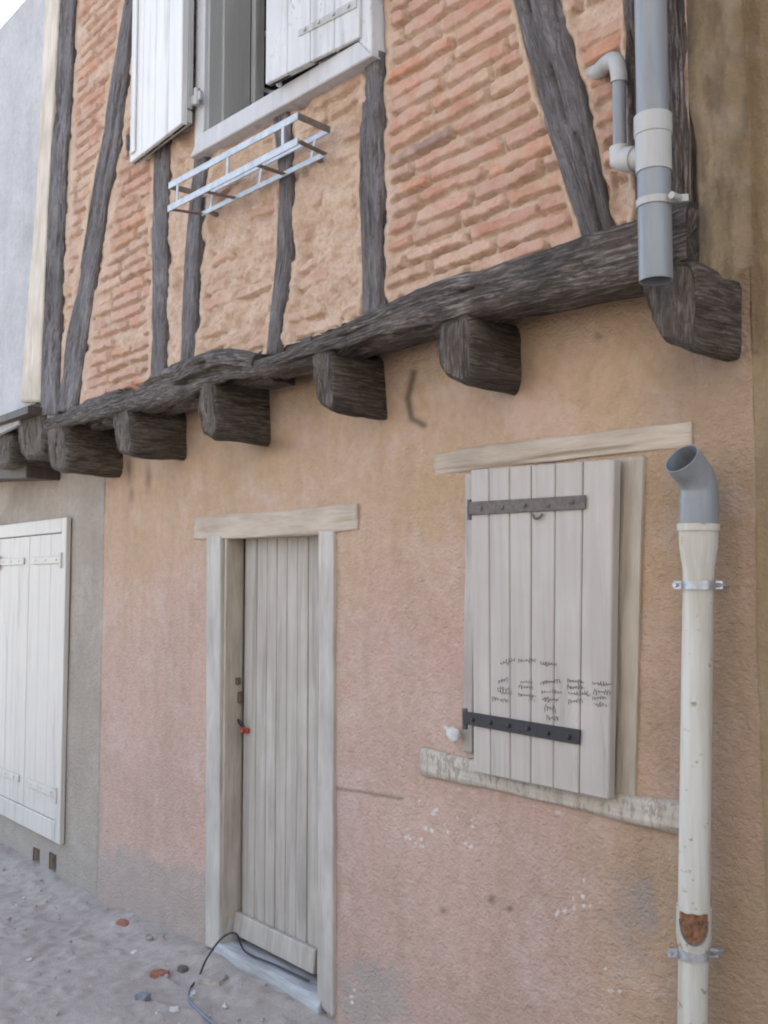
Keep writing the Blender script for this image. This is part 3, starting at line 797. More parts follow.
# handwriting in black marker (small unreadable script in a heading and five columns)
def script_words(words, Y):
    bm = bmesh.new()
    for (x0, y0, x1, y1, h, wt) in words:
        n = max(8, int((x1 - x0) * 1.5)); ph = random.uniform(0, 6); pts = []
        for i in range(n + 1):
            t = i / n; x = x0 + (x1 - x0) * t
            a = .55 + .45 * math.sin(ph + t * 9) * random.uniform(.5, 1)
            y = y0 + (y1 - y0) * t + h * 1.7 * (.5 * a * math.sin(ph + i * 1.55) + random.uniform(-.12, .12))
            pts.append(P(x + .8 * math.cos(i * 1.55), y, Y))
        run = []
        for i, p in enumerate(pts):
            if random.random() < .07 and len(run) > 2:
                add_tube(bm, run, wt * .62, 5); run = []
            run.append(p)
        if len(run) > 2: add_tube(bm, run, wt * .62, 5)
    return bm
rows = [(500, 664, 515, 659, 4.5, .0011), (518, 661, 536, 660, 3, .0009), (540, 663, 556, 664, 4, .0012),
        (498, 681, 507, 680, 4, .0010), (497, 691, 512, 693, 5, .0010), (492, 699, 508, 701, 4, .0011), (497, 688, 509, 689, 3, .0008),
        (520, 682, 533, 682, 2.5, .0008), (518, 687, 533, 688, 3, .0011), (518, 695, 535, 696, 3, .0010), (528, 699, 535, 700, 2.5, .0009),
        (540, 683, 560, 681, 3.5, .0012), (541, 692, 562, 692, 2.5, .0009), (542, 699, 558, 700, 3.5, .0011), (544, 708, 556, 710, 5, .0010), (546, 718, 559, 719, 4.5, .0009),
        (567, 681, 583, 682, 4, .0011), (567, 687, 584, 688, 3.5, .0012), (568, 693, 587, 693, 3.5, .0010), (584, 691, 590, 696, 4, .0011), (568, 702, 583, 701, 4, .0011),
        (592, 683, 612, 684, 3.0, .0012), (593, 692, 611, 693, 4, .0010), (592, 698, 606, 698, 3, .0009), (594, 704, 607, 705, 4, .0009)]
bm_obj('handwriting', script_words(rows, SY - .0016), M['ink'], shut)
# rag caught behind the strap
bm = bmesh.new(); c = P(453, 733, -.03)
bmesh.ops.create_icosphere(bm, subdivisions=4, radius=1.0)
for v in bm.verts:
    d = v.co.copy(); n_ = float(fbm(np.array([d.x * 2 + 9]), np.array([d.z * 2 + d.y]), 5, 3)[0])
    s_ = .6 + n_ * .9
    v.co = c + Vector((d.x * .034 * s_ , d.y * .014 * s_, d.z * .024 * s_ * (1 if d.x > -.2 else .6) - .010 * d.x))
rag = bm_obj('rag', bm, M['cloth'], None, True, origin=c)
tag(rag, 'small white crumpled rag stuck beside the black lower hinge strap of the window shutter', 'rag')

# ---- first floor window
win = None
fq = {}
OFF = .012
# architrave: bottom board, right board, left board, head
def upq(pts, off): return [PU(x, y, off) for x, y in pts]
b0 = upq([(201, 133), (358, 41), (372, 55), (189, 158)], .035)
bm = bmesh.new(); add_hexa(bm, extrude_quad(b0, .10), .004)
fr = bm_obj('window_frame', bm, M['sill_paint'], house)
fr['label'] = 'blue white mitred frame of the first floor window'
def up_to(p, z): return Vector((p.x, p.y, z))
bm = bmesh.new()
r_in, r_out = PU(358, 41, .032), PU(371, 54, .032)
add_hexa(bm, extrude_quad([up_to(r_in, WZT), up_to(r_out, WZT + .07), r_out, r_in], .097), .004)
l_in, l_out = PU(203, 131, .010), PU(194, 156, .010)
add_hexa(bm, extrude_quad([up_to(l_out, WZT + .07), up_to(l_in, WZT), l_in, l_out], .09), .004)
hz = [Vector((l_out.x, l_out.y, WZT + .07)), Vector((r_out.x, r_out.y, WZT + .07)), Vector((r_in.x, r_in.y, WZT)), Vector((l_in.x, l_in.y, WZT))]
add_hexa(bm, extrude_quad(hz, .09), .004)
bm_obj('frame_board', bm, M['old_white'], fr)
# reveal of the opening: left jamb lining, inner sill, right lining
lx = PU(206, 120, 0).x; rx = PU(359, 45, 0).x; sz = PU(280, 88, .0).z
yl, yr = jy(lx), jy(rx)
bm = bmesh.new()
add_box(bm, (lx - .03, yl + .01, sz - .04), (lx, yl + .22, WZT), .004)
add_box(bm, (lx - .002, yl + .075, sz - .04), (lx + .012, yl + .21, WZT), .003)
add_box(bm, (rx, yr + .02, sz - .04), (rx + .03, yr + .25, WZT), .004)
add_box(bm, (lx - .002, yr + .012, sz - .07), (rx, yl + .27, sz - .018), .004)
bm_obj('window_lining', bm, M['sash_paint'], house)
# casement swung inward against the left side
def sash(x, y0, y1, z0, z1):
    bm = bmesh.new(); t = .035
    for (ya, yb) in ((y0, y0 + .05), (y1 - .05, y1)): add_box(bm, (x, ya, z0), (x + t, yb, z1), .003)
    for z in (z0, z1 - .06): add_box(bm, (x, y0 + .05, z), (x + t, y1 - .05, z + .06), .002)
    k = z0 + .27
    while k < z1 - .1: add_box(bm, (x + .004, y0 + .05, k), (x + t - .004, y1 - .05, k + .022), .002); k += .26
    s_ = bm_obj('casement', bm, M['sash_paint'], house)
    bm = bmesh.new(); add_box(bm, (x + .015, y0 + .045, z0 + .05), (x + .019, y1 - .045, z1 - .05)); bm_obj('pane', bm, M['glass'], s_)
sash(lx + .004, yl + .215, yl + .62, sz - .012, WZT - .02)
# shutters
A = PU(181, 123, .085); B = PZ(129.7, 163, A.z)
def up_shutter(hinge, free, ztop, thick, label, mat, rails, fl):
    u = (free - hinge).normalized(); TL = Vector((free.x, free.y, ztop)); TR = Vector((hinge.x, hinge.y, ztop))
    q = [TL, TR, hinge, free] if free.x < hinge.x else [TR, TL, free, hinge]
    bm, n = planks(q, 4, thick, .003, .0015)
    s_ = bm_obj('shutter', bm, mat, house); s_['label'] = label
    return s_, u, n
print('left shutter width', (A - B).length)
s1, u1, n1 = up_shutter(A, B, WZT + .03, .030, 'white shutter folded open against the bricks', M['white_paint'], 0, 1)
bm = bmesh.new()
add_hexa(bm, [A - n1 * .03 + Vector((0, 0, 1.3)), A - n1 * .03 + Vector((0, 0, 1.3)) - u1 * .004, A - n1 * .03 - u1 * .004, A - n1 * .03] + [A - n1 * .055 + Vector((0, 0, 1.3)), A - n1 * .055 + Vector((0, 0, 1.3)) - u1 * .004, A - n1 * .055 - u1 * .004, A - n1 * .055]) if False else None
bm.free()
bm = bmesh.new()          # ledges on its back and the edge batten
Lw = (A - B).length
f0, f1 = A + u1 * .004 - n1 * .031, A + u1 * (Lw - .01) - n1 * .031
add_hexa(bm, [f1 + Vector((0, 0, .02 + .05)), f0 + Vector((0, 0, .07)), f0 + Vector((0, 0, .015)), f1 + Vector((0, 0, .015))] + [p - n1 * .025 for p in (f1 + Vector((0, 0, .07)), f0 + Vector((0, 0, .07)), f0 + Vector((0, 0, .015)), f1 + Vector((0, 0, .015)))], .003)
g = A - n1 * .031; w_ = u1 * .06
add_hexa(bm, [g + w_ + Vector((0, 0, 1.25)), g + Vector((0, 0, 1.25)), g + Vector((0, 0, .075)), g + w_ + Vector((0, 0, .075))] + [p - n1 * .024 for p in (g + w_ + Vector((0, 0, 1.25)), g + Vector((0, 0, 1.25)), g + Vector((0, 0, .075)), g + w_ + Vector((0, 0, .075)))], .003)
bm_obj('ledge', bm, M['sash_paint'], s1)
bm = bmesh.new()          # raised stile along the free edge, lower catch, hinge knuckle
g = B - u1 * .07 + n1 * .012; w_ = u1 * .045
add_hexa(bm, [g + w_ + Vector((0, 0, 1.2)), g + Vector((0, 0, 1.2)), g + Vector((0, 0, .03)), g + w_ + Vector((0, 0, .03))] + [p - n1 * .011 for p in (g + w_ + Vector((0, 0, 1.2)), g + Vector((0, 0, 1.2)), g + Vector((0, 0, .03)), g + w_ + Vector((0, 0, .03)))], .003)
bm_obj('stile', bm, M['white_paint'], s1)
bm = bmesh.new()
c = B + u1 * .005 + n1 * .008
add_bar(bm, c + Vector((0, 0, .06)), c + Vector((0, 0, .13)), .018, .012); add_tube(bm, [c + Vector((0, 0, .03)), c + Vector((0, 0, .14))], .005, 8)
bm_obj('espagnolette', bm, M['rust_strap'], s1)
bm = bmesh.new()
c = PU(197, 97, .04); add_tube(bm, [c + Vector((0, 0, -.035)), c + Vector((0, 0, .035))], .014, 12); add_box(bm, c + Vector((-.05, -.004, -.02)), c + Vector((.03, .012, .02)), .003)
bm_obj('hinge', bm, M['sash_paint'], s1)
C = PU(359, 37, .045); D = PZ(265, 84, C.z)
if jy(D.x) - D.y > .20: D.y = jy(D.x) - .20
print('right shutter width', (C - D).length, 'out', jy(D.x) - D.y)
s2, u2, n2 = up_shutter(C, D, WZT - .01, .028, 'peeling white shutter pulled nearly shut', M['old_white'], 0, 1)
bm = bmesh.new()
sa, sb = PU(300, 34, .07), PU(357, 2, .06)
za = (sa.z + sb.z) / 2; tt = .40
Lr = (C - D).length
p0 = C + u2 * .01 + n2 * .004; p1 = C + u2 * (Lr * .62) + n2 * .004
zl = PU(357, 2, .05).z - C.z
add_hexa(bm, [p1 + Vector((0, 0, zl + .012)), p0 + Vector((0, 0, zl + .016)), p0 + Vector((0, 0, zl - .016)), p1 + Vector((0, 0, zl - .012))] + [p - n2 * .004 for p in (p1 + Vector((0, 0, zl + .012)), p0 + Vector((0, 0, zl + .016)), p0 + Vector((0, 0, zl - .016)), p1 + Vector((0, 0, zl - .012)))], .001)
for k in range(4):
    c = p0.lerp(p1, (k + .5) / 4) + Vector((0, 0, zl)); add_tube(bm, [c, c + n2 * .007], .007, 8)
bm_obj('hinge_strap', bm, M['sash_paint'], s2)
bm = bmesh.new(); c = PU(279, 84, .05); bmesh.ops.create_icosphere(bm, subdivisions=2, radius=.012, matrix=Matrix.Translation(c)); bm_obj('catch_knob', bm, M['old_white'], fr)

# ------------------------------------------------------------------ planter rack under the window
bt, tp = .012, .155
Rb, Lb = PU(325, 154, bt), PU(202, 214, bt)
Rt, Lt = PU(330, 130, bt), PU(204, 195, bt)
Fb, Gb = PU(298, 141, tp), PU(168, 209, tp)
Ft, Gt = PU(298, 116, tp), PU(169, 186, tp)
rack = thing('planter_rack', 'empty grey metal flower-box rack hanging on the brick wall under the upstairs window', 'planter rack', (Rb + Lb) / 2)
for a, b in ((Ft, Gt), (Fb, Gb)):
    bm = bmesh.new(); add_bar(bm, a, b, .006, .027, .001); bm_obj('rail', bm, M['rack'], rack)
for a, b in ((Rb, Lb), (Rt, Lt)):
    bm = bmesh.new(); add_bar(bm, a, b, .006, .020, .001); bm_obj('rail', bm, M['rack'], rack)
for a, b in ((Ft, Rt), (Gt, Lt)):
    bm = bmesh.new(); add_bar(bm, a, b, .006, .024, .001); bm_obj('end_bar', bm, M['rack_rust'], rack)
for t in (0, .30, .70, 1.0):
    bm = bmesh.new(); add_bar(bm, Fb.lerp(Gb, t), Rb.lerp(Lb, t), .022, .005, .001); bm_obj('cross_bar', bm, M['rack_rust'], rack)
for t in (.10, .5, .92):
    for (a, b, c, d) in ((Ft, Gt, Fb, Gb), (Rt, Lt, Rb, Lb)):
        bm = bmesh.new(); add_bar(bm, a.lerp(b, t), c.lerp(d, t), .016, .004, .001, up=Vector((0, 1, 0))); bm_obj('upright', bm, M['rack'], rack)
for t in (.06, .94):
    bm = bmesh.new(); p = Rb.lerp(Lb, t); add_bar(bm, p, p + Vector((0, .045, -.01)), .02, .012, .001)
    bm_obj('wall_bracket', bm, M['rack_rust'], rack)

# ------------------------------------------------------------------ pipes
def ring(name, c, r, h, mat, parent, axis=Vector((0, 0, 1))):
    bm = bmesh.new(); add_tube(bm, [c - axis * h / 2, c + axis * h / 2], r, 28, False, .004); return bm_obj(name, bm, mat, parent, True)
def shade(o, ang=40):
    me = o.data
    me.set_sharp_from_angle(angle=math.radians(ang))
    return o
def tube_part(name, pts, rad, mat, parent, seg=28, wall=0.0, caps=True):
    bm = bmesh.new(); add_tube(bm, pts, rad, seg, caps, wall); bmesh.ops.recalc_face_normals(bm, faces=bm.faces)
    return shade(bm_obj(name, bm, mat, parent, True))
UO = .085
pb, pt_ = PU(656, 281, UO), PU(650.5, 0, UO)
R0 = .0405
def on(px, py): return PU(px, py, UO)
axis = (pt_ - pb).normalized()
def at_row(y):
    t = (281 - y) / 281; return on(656 - 5.5 * t, y)
top = pb + axis * ((5.35 - pb.z) / axis.z)
up = thing('downpipe', 'grey plastic downpipe ending open in mid-air on the upstairs corner post', 'drainpipe', pb)
tube_part('pipe', [pb, at_row(165)], R0, M['pvc_grey'], up, 32, .003)
tube_part('pipe', [at_row(130), top], R0 * .97, M['pvc_grey'], up, 32, .003)
tube_part('coupling', [at_row(173), at_row(137), at_row(136), at_row(117)], [R0 * 1.08, R0 * 1.08, R0 * 1.14, R0 * 1.14], M['pvc_pale'], up, 32, .006)
# branch and small overflow pipe, elbowed back into the wall
b1 = at_row(158); b2 = PU(622, 160, UO - .01)
tube_part('branch', [b1, b1.lerp(b2, .55), b1.lerp(b2, .56), b1.lerp(b2, .85), b2 + Vector((-.004, .0, .003)), b2 + Vector((-.006, .0, .028)), b2 + Vector((-.006, 0, .034))], [.028, .028, .032, .032, .030, .027, .027], M['pvc_pale'], up, 24)
e0 = PU(619, 75, UO - .01); e1 = PU(616, 64, UO - .01)
tube_part('overflow_pipe', [b2 + Vector((-.006, 0, .02)), e0], .0175, M['pvc_grey'], up, 20)
w1 = PU(597, 72, -.02)
el = smooth_path([e0 + Vector((0, 0, -.02)), e0, e1 + Vector((-.006, .006, .012)), e1.lerp(w1, .45) + Vector((0, 0, .012)), w1.lerp(e1, .12), w1 + (w1 - e1) * .25], 5)
tube_part('elbow', el, .0215, M['pvc_pale'], up, 20)
cl = at_row(204)
tube_part('clamp', [cl - axis * .009, cl + axis * .009], R0 * 1.10, M['pvc_pale'], up, 30, .004)
bm = bmesh.new(); add_bar(bm, cl + Vector((.038, .0, 0)), cl + Vector((.075, .03, 0)), .012, .018); add_tube(bm, [cl + Vector((.06, .012, 0)), cl + Vector((.06, -.018, 0))], .009, 10); bm_obj('clamp_lug', bm, M['pvc_pale'], up)

LYo = -.075
def lo(px, py): return P(px, py, LYo)
def cen(y): return 698.5 - 6 * (y - 560) / 464
base = lo(cen(1024), 1024); gb = Vector((base.x, LYo, -.03))
low = thing('downpipe', 'cream stained downpipe with open grey elbow on top, standing against the ground floor wall', 'drainpipe', Vector((base.x, LYo, 0)))
r1 = .0385
tube_part('pipe', [gb, lo(cen(1024), 1024), lo(cen(925), 925)], .036, M['cream_pipe'], low, 32)
tube_part('pipe', [lo(cen(915), 915), lo(cen(700), 700), lo(cen(585), 585), lo(698.5, 570), lo(698.5, 548), lo(698.5, 528)], [r1, r1, r1 * .97, r1, r1 * 1.22, r1 * 1.27], M['cream_pipe'], low, 32, .004)
tube_part('socket_rim', [lo(698.5, 531), lo(698.5, 524)], r1 * 1.36, M['cream_pipe'], low, 32, .006)
tube_part('collar', [lo(cen(944), 945), lo(cen(935), 936), lo(cen(905), 906)], [.0385, .0425, .0425], M['cream_pipe'], low, 32, .004)
# broken tongue of the collar: rusty terracotta showing
cc = lo(cen(905), 906); ccz = cc.z
view = (CAM - cc); ang0 = math.atan2(view.y, view.x)
V, Q = [], []
nu, nv = 18, 12
zlo = lo(cen(938), 939).z; ztp = lo(cen(908), 909).z
for i in range(nu + 1):
    for j in range(nv + 1):
        a = ang0 + (i / nu - .5) * 1.75 - .05; s_ = math.sqrt(max(0, 1 - abs(i / nu - .5) * 2 * abs(i / nu - .5) * 2))
        z = ztp - (ztp - zlo) * (j / nv) * (.25 + .75 * s_) + .0012 * math.sin(i * .9) * (1 - j / nv)
        V.append((cc.x + .0436 * math.cos(a), cc.y + .0436 * math.sin(a), z))
for i in range(nu):
    for j in range(nv):
        k = i * (nv + 1) + j; Q.append((k, k + 1, k + nv + 2, k + nv + 1))
link('rust_patch', from_arrays('rust_patch', V, Q), M['terracotta'], low, True)
rim = [Vector(V[i * (nv + 1) + nv]) + Vector((.001 * math.cos(ang0), .001 * math.sin(ang0), 0)) for i in range(nu + 1)]
tube_part('patch_rim', rim, .0022, M['rust_strap'], low, 8)
# grey elbow on top
g0 = lo(698.5, 529); g1 = lo(699, 497)
opn = lo(685, 462); opn = opn + Vector((0, -.03, 0)) * 0
dirv = (opn - g1).normalized()
tube_part('elbow_sleeve', [g0, lo(699, 498)], r1 * 1.26, M['pvc_grey'], low, 32)
nrm_o = Vector((-.10, -.76, .62)).normalized()
k0 = g1 + Vector((0, 0, .020)); k1 = k0 + Vector((0, -.008, .022)); k2 = k1 + (nrm_o + Vector((0, 0, .35))).normalized() * .026
pth = smooth_path([g1 + Vector((0, 0, -.01)), k0, k1, k2, k2 + nrm_o * .022, k2 + nrm_o * .050], 6)
print('mouth', pix(*[np.array(v) for v in (k2 + nrm_o * .05)]))
tube_part('elbow', pth, r1 * 1.22, M['pvc_grey'], low, 32, .0035)
for yy in (585, 953):
    c = lo(cen(yy), yy); tube_part('clamp', [c + Vector((0, 0, -.011)), c + Vector((0, 0, .011))], .0425 if yy < 700 else .0395, M['galv'], low, 30, .003)
    for sx in (-1, 1):
        bm = bmesh.new()
        add_bar(bm, c + RIGHT * sx * .038, c + RIGHT * sx * .062, .004, .022, .001); add_tube(bm, [c + RIGHT * sx * .054 + Vector((0, -.012, 0)), c + RIGHT * sx * .054 + Vector((0, .05, 0))], .006, 8)
        bm_obj('clamp_lug', bm, M['galv'], low)

# ------------------------------------------------------------------ neighbour on the left
lx1, lx0 = XL - .003, XL - 4.2
left = thing('neighbour_house', 'left neighbouring house with pale grey stucco over a tan wall with white shutters', 'house', (XL - 1.5, 0, 0))
v1, v2 = (P(36, 857, 0), P(52, 863, 0))
def left_fun(X, Z):
    Y = .004 + (fbm(X * 2, Z * 2, 140, 3) - .5) * .012 + .02 * sstep(XL - .004, XL + .012, X)
    nz = fbm(X * 2.5, Z * 2.5, 150, 4)
    och = nz; grey = .55 * sstep(.5, 0, Z + (nz - .5) * .5) + .3 * sstep(.5, .7, nz)
    return Y, np.stack([och, grey, 0 * X, 1 - .35 * sstep(.6, .8, nz) * sstep(1.6, 2.4, Z)], -1)
def vent_hole(x, z):
    h = np.zeros(x.shape, bool)
    for v in (v1, v2): h |= (abs(x - v.x) < .055) & (abs(z - v.z) < .05)
    return h
sheet('rendered_wall', np.arange(lx0, lx1 + .06, .01), np.arange(-.3, 2.55, .01), left_fun, M['grey_render'], left, hole=vent_hole)
for v in (v1, v2):
    bm = bmesh.new()
    for s_ in (-1, 1):
        add_box(bm, (v.x + s_ * .063 - .01, .012, v.z - .062), (v.x + s_ * .063 + .01, .13, v.z + .062)); add_box(bm, (v.x - .053, .012, v.z + s_ * .060 - .009), (v.x + .053, .13, v.z + s_ * .060 + .009))
    bm_obj('vent', bm, M['grey_render'], left)
    bm = bmesh.new(); add_box(bm, (v.x - .08, .131, v.z - .08), (v.x + .08, .14, v.z + .08)); bm_obj('vent_backing', bm, M['dark'], left)  # near-black sheet: the shade inside the hole is put into its colour
# big white shutters
ztop_, zbot_ = P(67, 517, -.03).z, P(67, 849, -.03).z
xr_ = P(62.5, 700, -.03).x; xm = P(24.5, 700, -.03).x; xin = P(57.5, 700, -.03).x
xl_ = xr_ - 1.65
bm = bmesh.new()
fw = xr_ - xin
for a, b in (((xin, -.03, zbot_), (xr_, .0, ztop_)), ((xl_, -.03, zbot_), (xl_ + fw, .0, ztop_)), ((xl_ + fw, -.03, ztop_ - .085), (xin, .0, ztop_)), ((xl_ + fw, -.03, zbot_), (xin, .0, zbot_ + .115))): add_box(bm, a, b, .004)
sf = bm_obj('shutter_frame', bm, M['cream_white'], left)
lw = xin - xm
xx = xin
k = 0
while xx - lw > xl_ + fw - .1:
    a, b = max(xx - lw + .002, xl_ + fw + .002), xx - .003
    bm = bmesh.new()
    for q_ in range(3):
        add_box(bm, (a + (b - a) * q_ / 3 + .0008, -.021, zbot_ + .118), (a + (b - a) * (q_ + 1) / 3 - .0008, -.002, ztop_ - .09), .002)
    lf = bm_obj('shutter', bm, M['cream_white'], left)
    for z_ in (P(50, 560, -.03).z, P(45, 790, -.03).z):
        bm = bmesh.new()
        s0, s1_ = (a + .05, b + .02) if k % 2 == 0 else (a + .0, b - .07)
        add_box(bm, (s0, -.032, z_ - .022), (s1_, -.0212, z_ + .022), .003)
        for q_ in range(3): c = Vector((s0 + (s1_ - s0) * (q_ + .5) / 3, -.032, z_)); add_tube(bm, [c, c + Vector((0, -.004, 0))], .007, 8)
        add_tube(bm, [Vector((s1_ if k % 2 == 0 else s0, -.034, z_ - .05)), Vector((s1_ if k % 2 == 0 else s0, -.034, z_ + .04))], .008, 8)
        bm_obj('hinge_strap', bm, M['cream_white'], lf)
    xx -= lw; k += 1
# stucco upper storey of the neighbour
XS = XUL + .10
ZT = PU(10, 11).z
def stucco_fun(X, Z):
    Y = jy(X) + .016 + (fbm(X * 2, Z * 2, 160, 3) - .5) * .014
    nz = fbm(X * 2.5, Z * 2.5, 170, 4)
    return Y, np.stack([nz, .2 * nz, 0 * X, 1 - .12 * sstep(.55, .8, nz)], -1)
zb_ = PU(10, 428).z
sheet('stucco_wall', np.arange(lx0, XS + .009, .01), np.arange(zb_, ZT, .01), stucco_fun, M['pale_stucco'], left)
def lsweep(name, rows, off, depth, mat, ztop, **kw):
    A = [PU(xl, y, off) for (y, xl, xr) in rows]; B = [PU(xr, y, off) for (y, xl, xr) in rows]
    if ztop: A, B = ext(A, ztop), ext(B, ztop)
    return sweep(name, A, B, depth, mat, left, **kw)
M['corner_pale'] = mat_worn('pale_corner_plaster', (.60, .53, .43), (.50, .42, .32), (.66, .62, .56))
lsweep('corner_board', [(0, 45, 58.5), (83, 41, 54.5), (198, 36, 47), (256, 30.5, 44.5), (402, 20, 38.5)], .012, .15, M['corner_pale'], 5.38, amp=.002, r=.012)
bm = bmesh.new(); q = upq([(-30, 428), (19, 408), (19, 424), (-30, 448)], .02); add_hexa(bm, extrude_quad(q, .03), .003); bm_obj('flashing', bm, M['pale_stucco'], left)
M['l_oak'] = M['oak_end']
for q, off in (([(16, 408), (44, 400), (44, 455), (19, 462)], .0), ([(-12, 436), (12, 430), (12, 464), (-10, 470)], -.02)):
    joist(q, M['oak_end'], off, left)
bm = bmesh.new(); q = upq([(-40, 466), (26, 464), (26, 478), (-40, 480)], -.12); add_hexa(bm, extrude_quad(q, .25), .006); bm_obj('wall_plate', bm, M['board'], left)
bm = bmesh.new(); add_box(bm, (lx0, jy(lx0) + .05, zb_ + .02), (XUL - .03, .02, zb_ + .06)); bm_obj('soffit', bm, M['board'], left)
bm = bmesh.new()
add_box(bm, (lx0, .16, -.2), (lx0 + .2, 6, ZT - .05)); add_box(bm, (lx0 + .2, 5.8, -.2), (lx1 - .1, 6, ZT - .05)); add_box(bm, (lx0, .02, zb_ + .07), (lx0 + .04, .15, ZT - .05))
bm_obj('side_wall', bm, M['grey_render'], left)
bm = bmesh.new()
q = [Vector((lx0 - .1, 6.1, ZT + .9)), Vector((XUL - .12, 6.1, ZT + .9)), Vector((XUL - .12, .05, ZT - .12)), Vector((lx0 - .1, .05, ZT - .12))]
add_hexa(bm, q + [p + Vector((0, 0, .07)) for p in q]); bm_obj('roof', bm, M['tile'], left)

# ------------------------------------------------------------------ neighbour on the right
right = thing('neighbour_house', 'ochre plastered neighbouring wall at the right edge beyond the downpipes', 'house', (XR + 1.6, 0, 0))
def right_fun(X, Z):
    Y = -.010 + .014 * sstep(XR + .06, XR, X) + .02 * sstep(XR - .001, XR - .02, X) + (fbm(X * 1.5, Z * 1.5, 240, 3) - .5) * .014 + (fbm(X * 8, Z * 8, 241, 3) - .5) * .004
    nz = fbm(X * 6, Z * .7, 250, 4); n2_ = fbm(X * 2, Z * 2, 251, 4)
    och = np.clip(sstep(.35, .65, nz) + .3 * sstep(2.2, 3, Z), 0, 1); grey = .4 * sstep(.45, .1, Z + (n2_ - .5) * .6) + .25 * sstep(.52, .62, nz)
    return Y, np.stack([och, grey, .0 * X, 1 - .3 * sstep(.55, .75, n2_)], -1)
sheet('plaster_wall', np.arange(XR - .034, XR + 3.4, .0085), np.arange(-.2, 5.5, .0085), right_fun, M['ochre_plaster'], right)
bm = bmesh.new(); add_box(bm, (XR + .0, .02, -.2), (XR + .2, 6, 5.45)); add_box(bm, (XR + 3.2, .02, -.2), (XR + 3.39, 6, 5.45)); add_box(bm, (XR + .2, 5.8, -.2), (XR + 3.2, 6, 5.45)); bm_obj('side_wall', bm, M['grey_render'], right)
roof('roof', XR + .13, XR + 3.5, -.45, 6.3, 5.48, 7.1, right, M['tile'])

# ------------------------------------------------------------------ unseen house added across the lane to block and bounce light
OY = -4.3
opp = thing('unseen_facing_house', 'unseen rendered house added across the lane behind the viewer to shape the light', 'house', (1.0, OY - 2, 0))
bm = bmesh.new(); OX0, OX1, OH = -3.0, 5.5, 6.4
add_box(bm, (OX0, OY - 5, -.1), (OX1, OY, OH)); bm_obj('rendered_wall', bm, M['opposite_render'], opp)
for i, (wx, wz, ww, wh) in enumerate(((-1.3, 3.2, .9, 1.3), (.2, 3.2, .9, 1.3), (2.8, 3.2, .9, 1.3), (-1.2, .9, .9, 1.2), (.3, .0, 1.0, 2.1), (2.8, .9, .9, 1.2))):
    bm = bmesh.new(); add_box(bm, (wx - .06, OY - .002, wz - .06), (wx + ww + .06, OY + .03, wz + wh + .06), .004); f_ = bm_obj('door_frame' if wz == 0 else 'window', bm, M['frame_paint'], opp)
    bm = bmesh.new()
    for q_ in range(4): add_box(bm, (wx + ww * q_ / 4 + .002, OY + .03, wz + .02), (wx + ww * (q_ + 1) / 4 - .002, OY + .05, wz + wh - .02), .004)
    bm_obj('shutter', bm, M['shutter_paint'], f_)
roof('roof', OX0 - .2, OX1 + .2, OY + .35, OY - 5.35, OH - .02, OH + 1.4, opp, M['tile'])

# ------------------------------------------------------------------ cable and rubble
def gpt(px, py, h=0.0):
    p = PZ(px, py, 0.0)
    for _ in range(3): p = PZ(px, py, float(gz(np.array([p.x]), np.array([p.y]))[0]) + h)
    return p
cab = thing('cable', 'thin cable lying along the door sill and trailing out over the dirt to the street', 'cable', gpt(195, 990))
e = [Vector((P(312, 984, .05).x, .035, thz + .014)), Vector((P(280, 960, .04).x, .03, thz + .012)), Vector((P(250, 938, .03).x, .01, thz + .014)), P(236, 935, -.02) + Vector((0, 0, .006)), P(222, 938, -.06), P(207, 958, -.13)]
e += [gpt(199, 976, .012), gpt(190, 988, .016)]
tube_part('black_end', smooth_path(e, 8), .0042, M['black_cable'], cab, 8)
tube_part('blue_end', smooth_path([gpt(190, 988, .016), gpt(188, 998, .016), gpt(194, 1006, .016), gpt(207, 1018, .016), gpt(222, 1030, .016), gpt(246, 1048, .016)], 8), .0050, M['blue_cable'], cab, 8)
def chunk(name, px, py, sx, sy, sz_, mat, label, cat, seed, rot=0.0):
    p = gpt(px, py, .0); bm = bmesh.new()
    bmesh.ops.create_cube(bm, size=1.0); bmesh.ops.subdivide_edges(bm, edges=bm.edges[:], cuts=5, use_grid_fill=True)
    R = Matrix.Rotation(rot, 4, 'Z') @ Matrix.Rotation(.18, 4, 'X')
    for v in bm.verts:
        d = v.co.copy(); l = max(abs(d.x), abs(d.y), abs(d.z)) or 1
        d = d * .62 + d.normalized() * .5 * .38
        n_ = float(fbm(np.array([d.x * 2.3 + seed]), np.array([d.y * 2.3 + d.z * 1.9]), seed, 3)[0])
        d *= .72 + .56 * n_
        v.co = p + R @ Vector((d.x * sx, d.y * sy, d.z * sz_)) + Vector((0, 0, sz_ * .30))
    o = bm_obj(name, bm, mat, None, True, origin=p); shade(o, 28); tag(o, label, cat, 'rubble along the foot of the wall'); return o
chunk('brick_fragment', 213, 986, .115, .075, .055, M['stone'], 'pale pinkish flat brick lump beside the cable in front of the door', 'brick fragment', 3, .5)
chunk('brick_fragment', 124, 929, .09, .05, .045, M['brick_bit'], 'red brick fragment lying by the wall left of the door', 'brick fragment', 9, .2)
chunk('brick_fragment', 160, 977, .075, .04, .03, M['brick_bit'], 'orange red brick splinter on the dirt just left of the cable bend', 'brick fragment', 14, .9)
chunk('brick_fragment', 183, 973, .05, .04, .035, M['rust_strap'], 'dark brown broken lump touching the cable', 'brick fragment', 21, .1)
chunk('stone', 143, 1001, .055, .04, .035, M['stone_grey'], 'blue grey stone in the street left of the cable', 'stone', 27, .4)
chunk('stone', 151, 941, .055, .04, .03, M['stone_grey'], 'dark grey stone near the wall between red fragment and door jamb', 'stone', 29, .7)
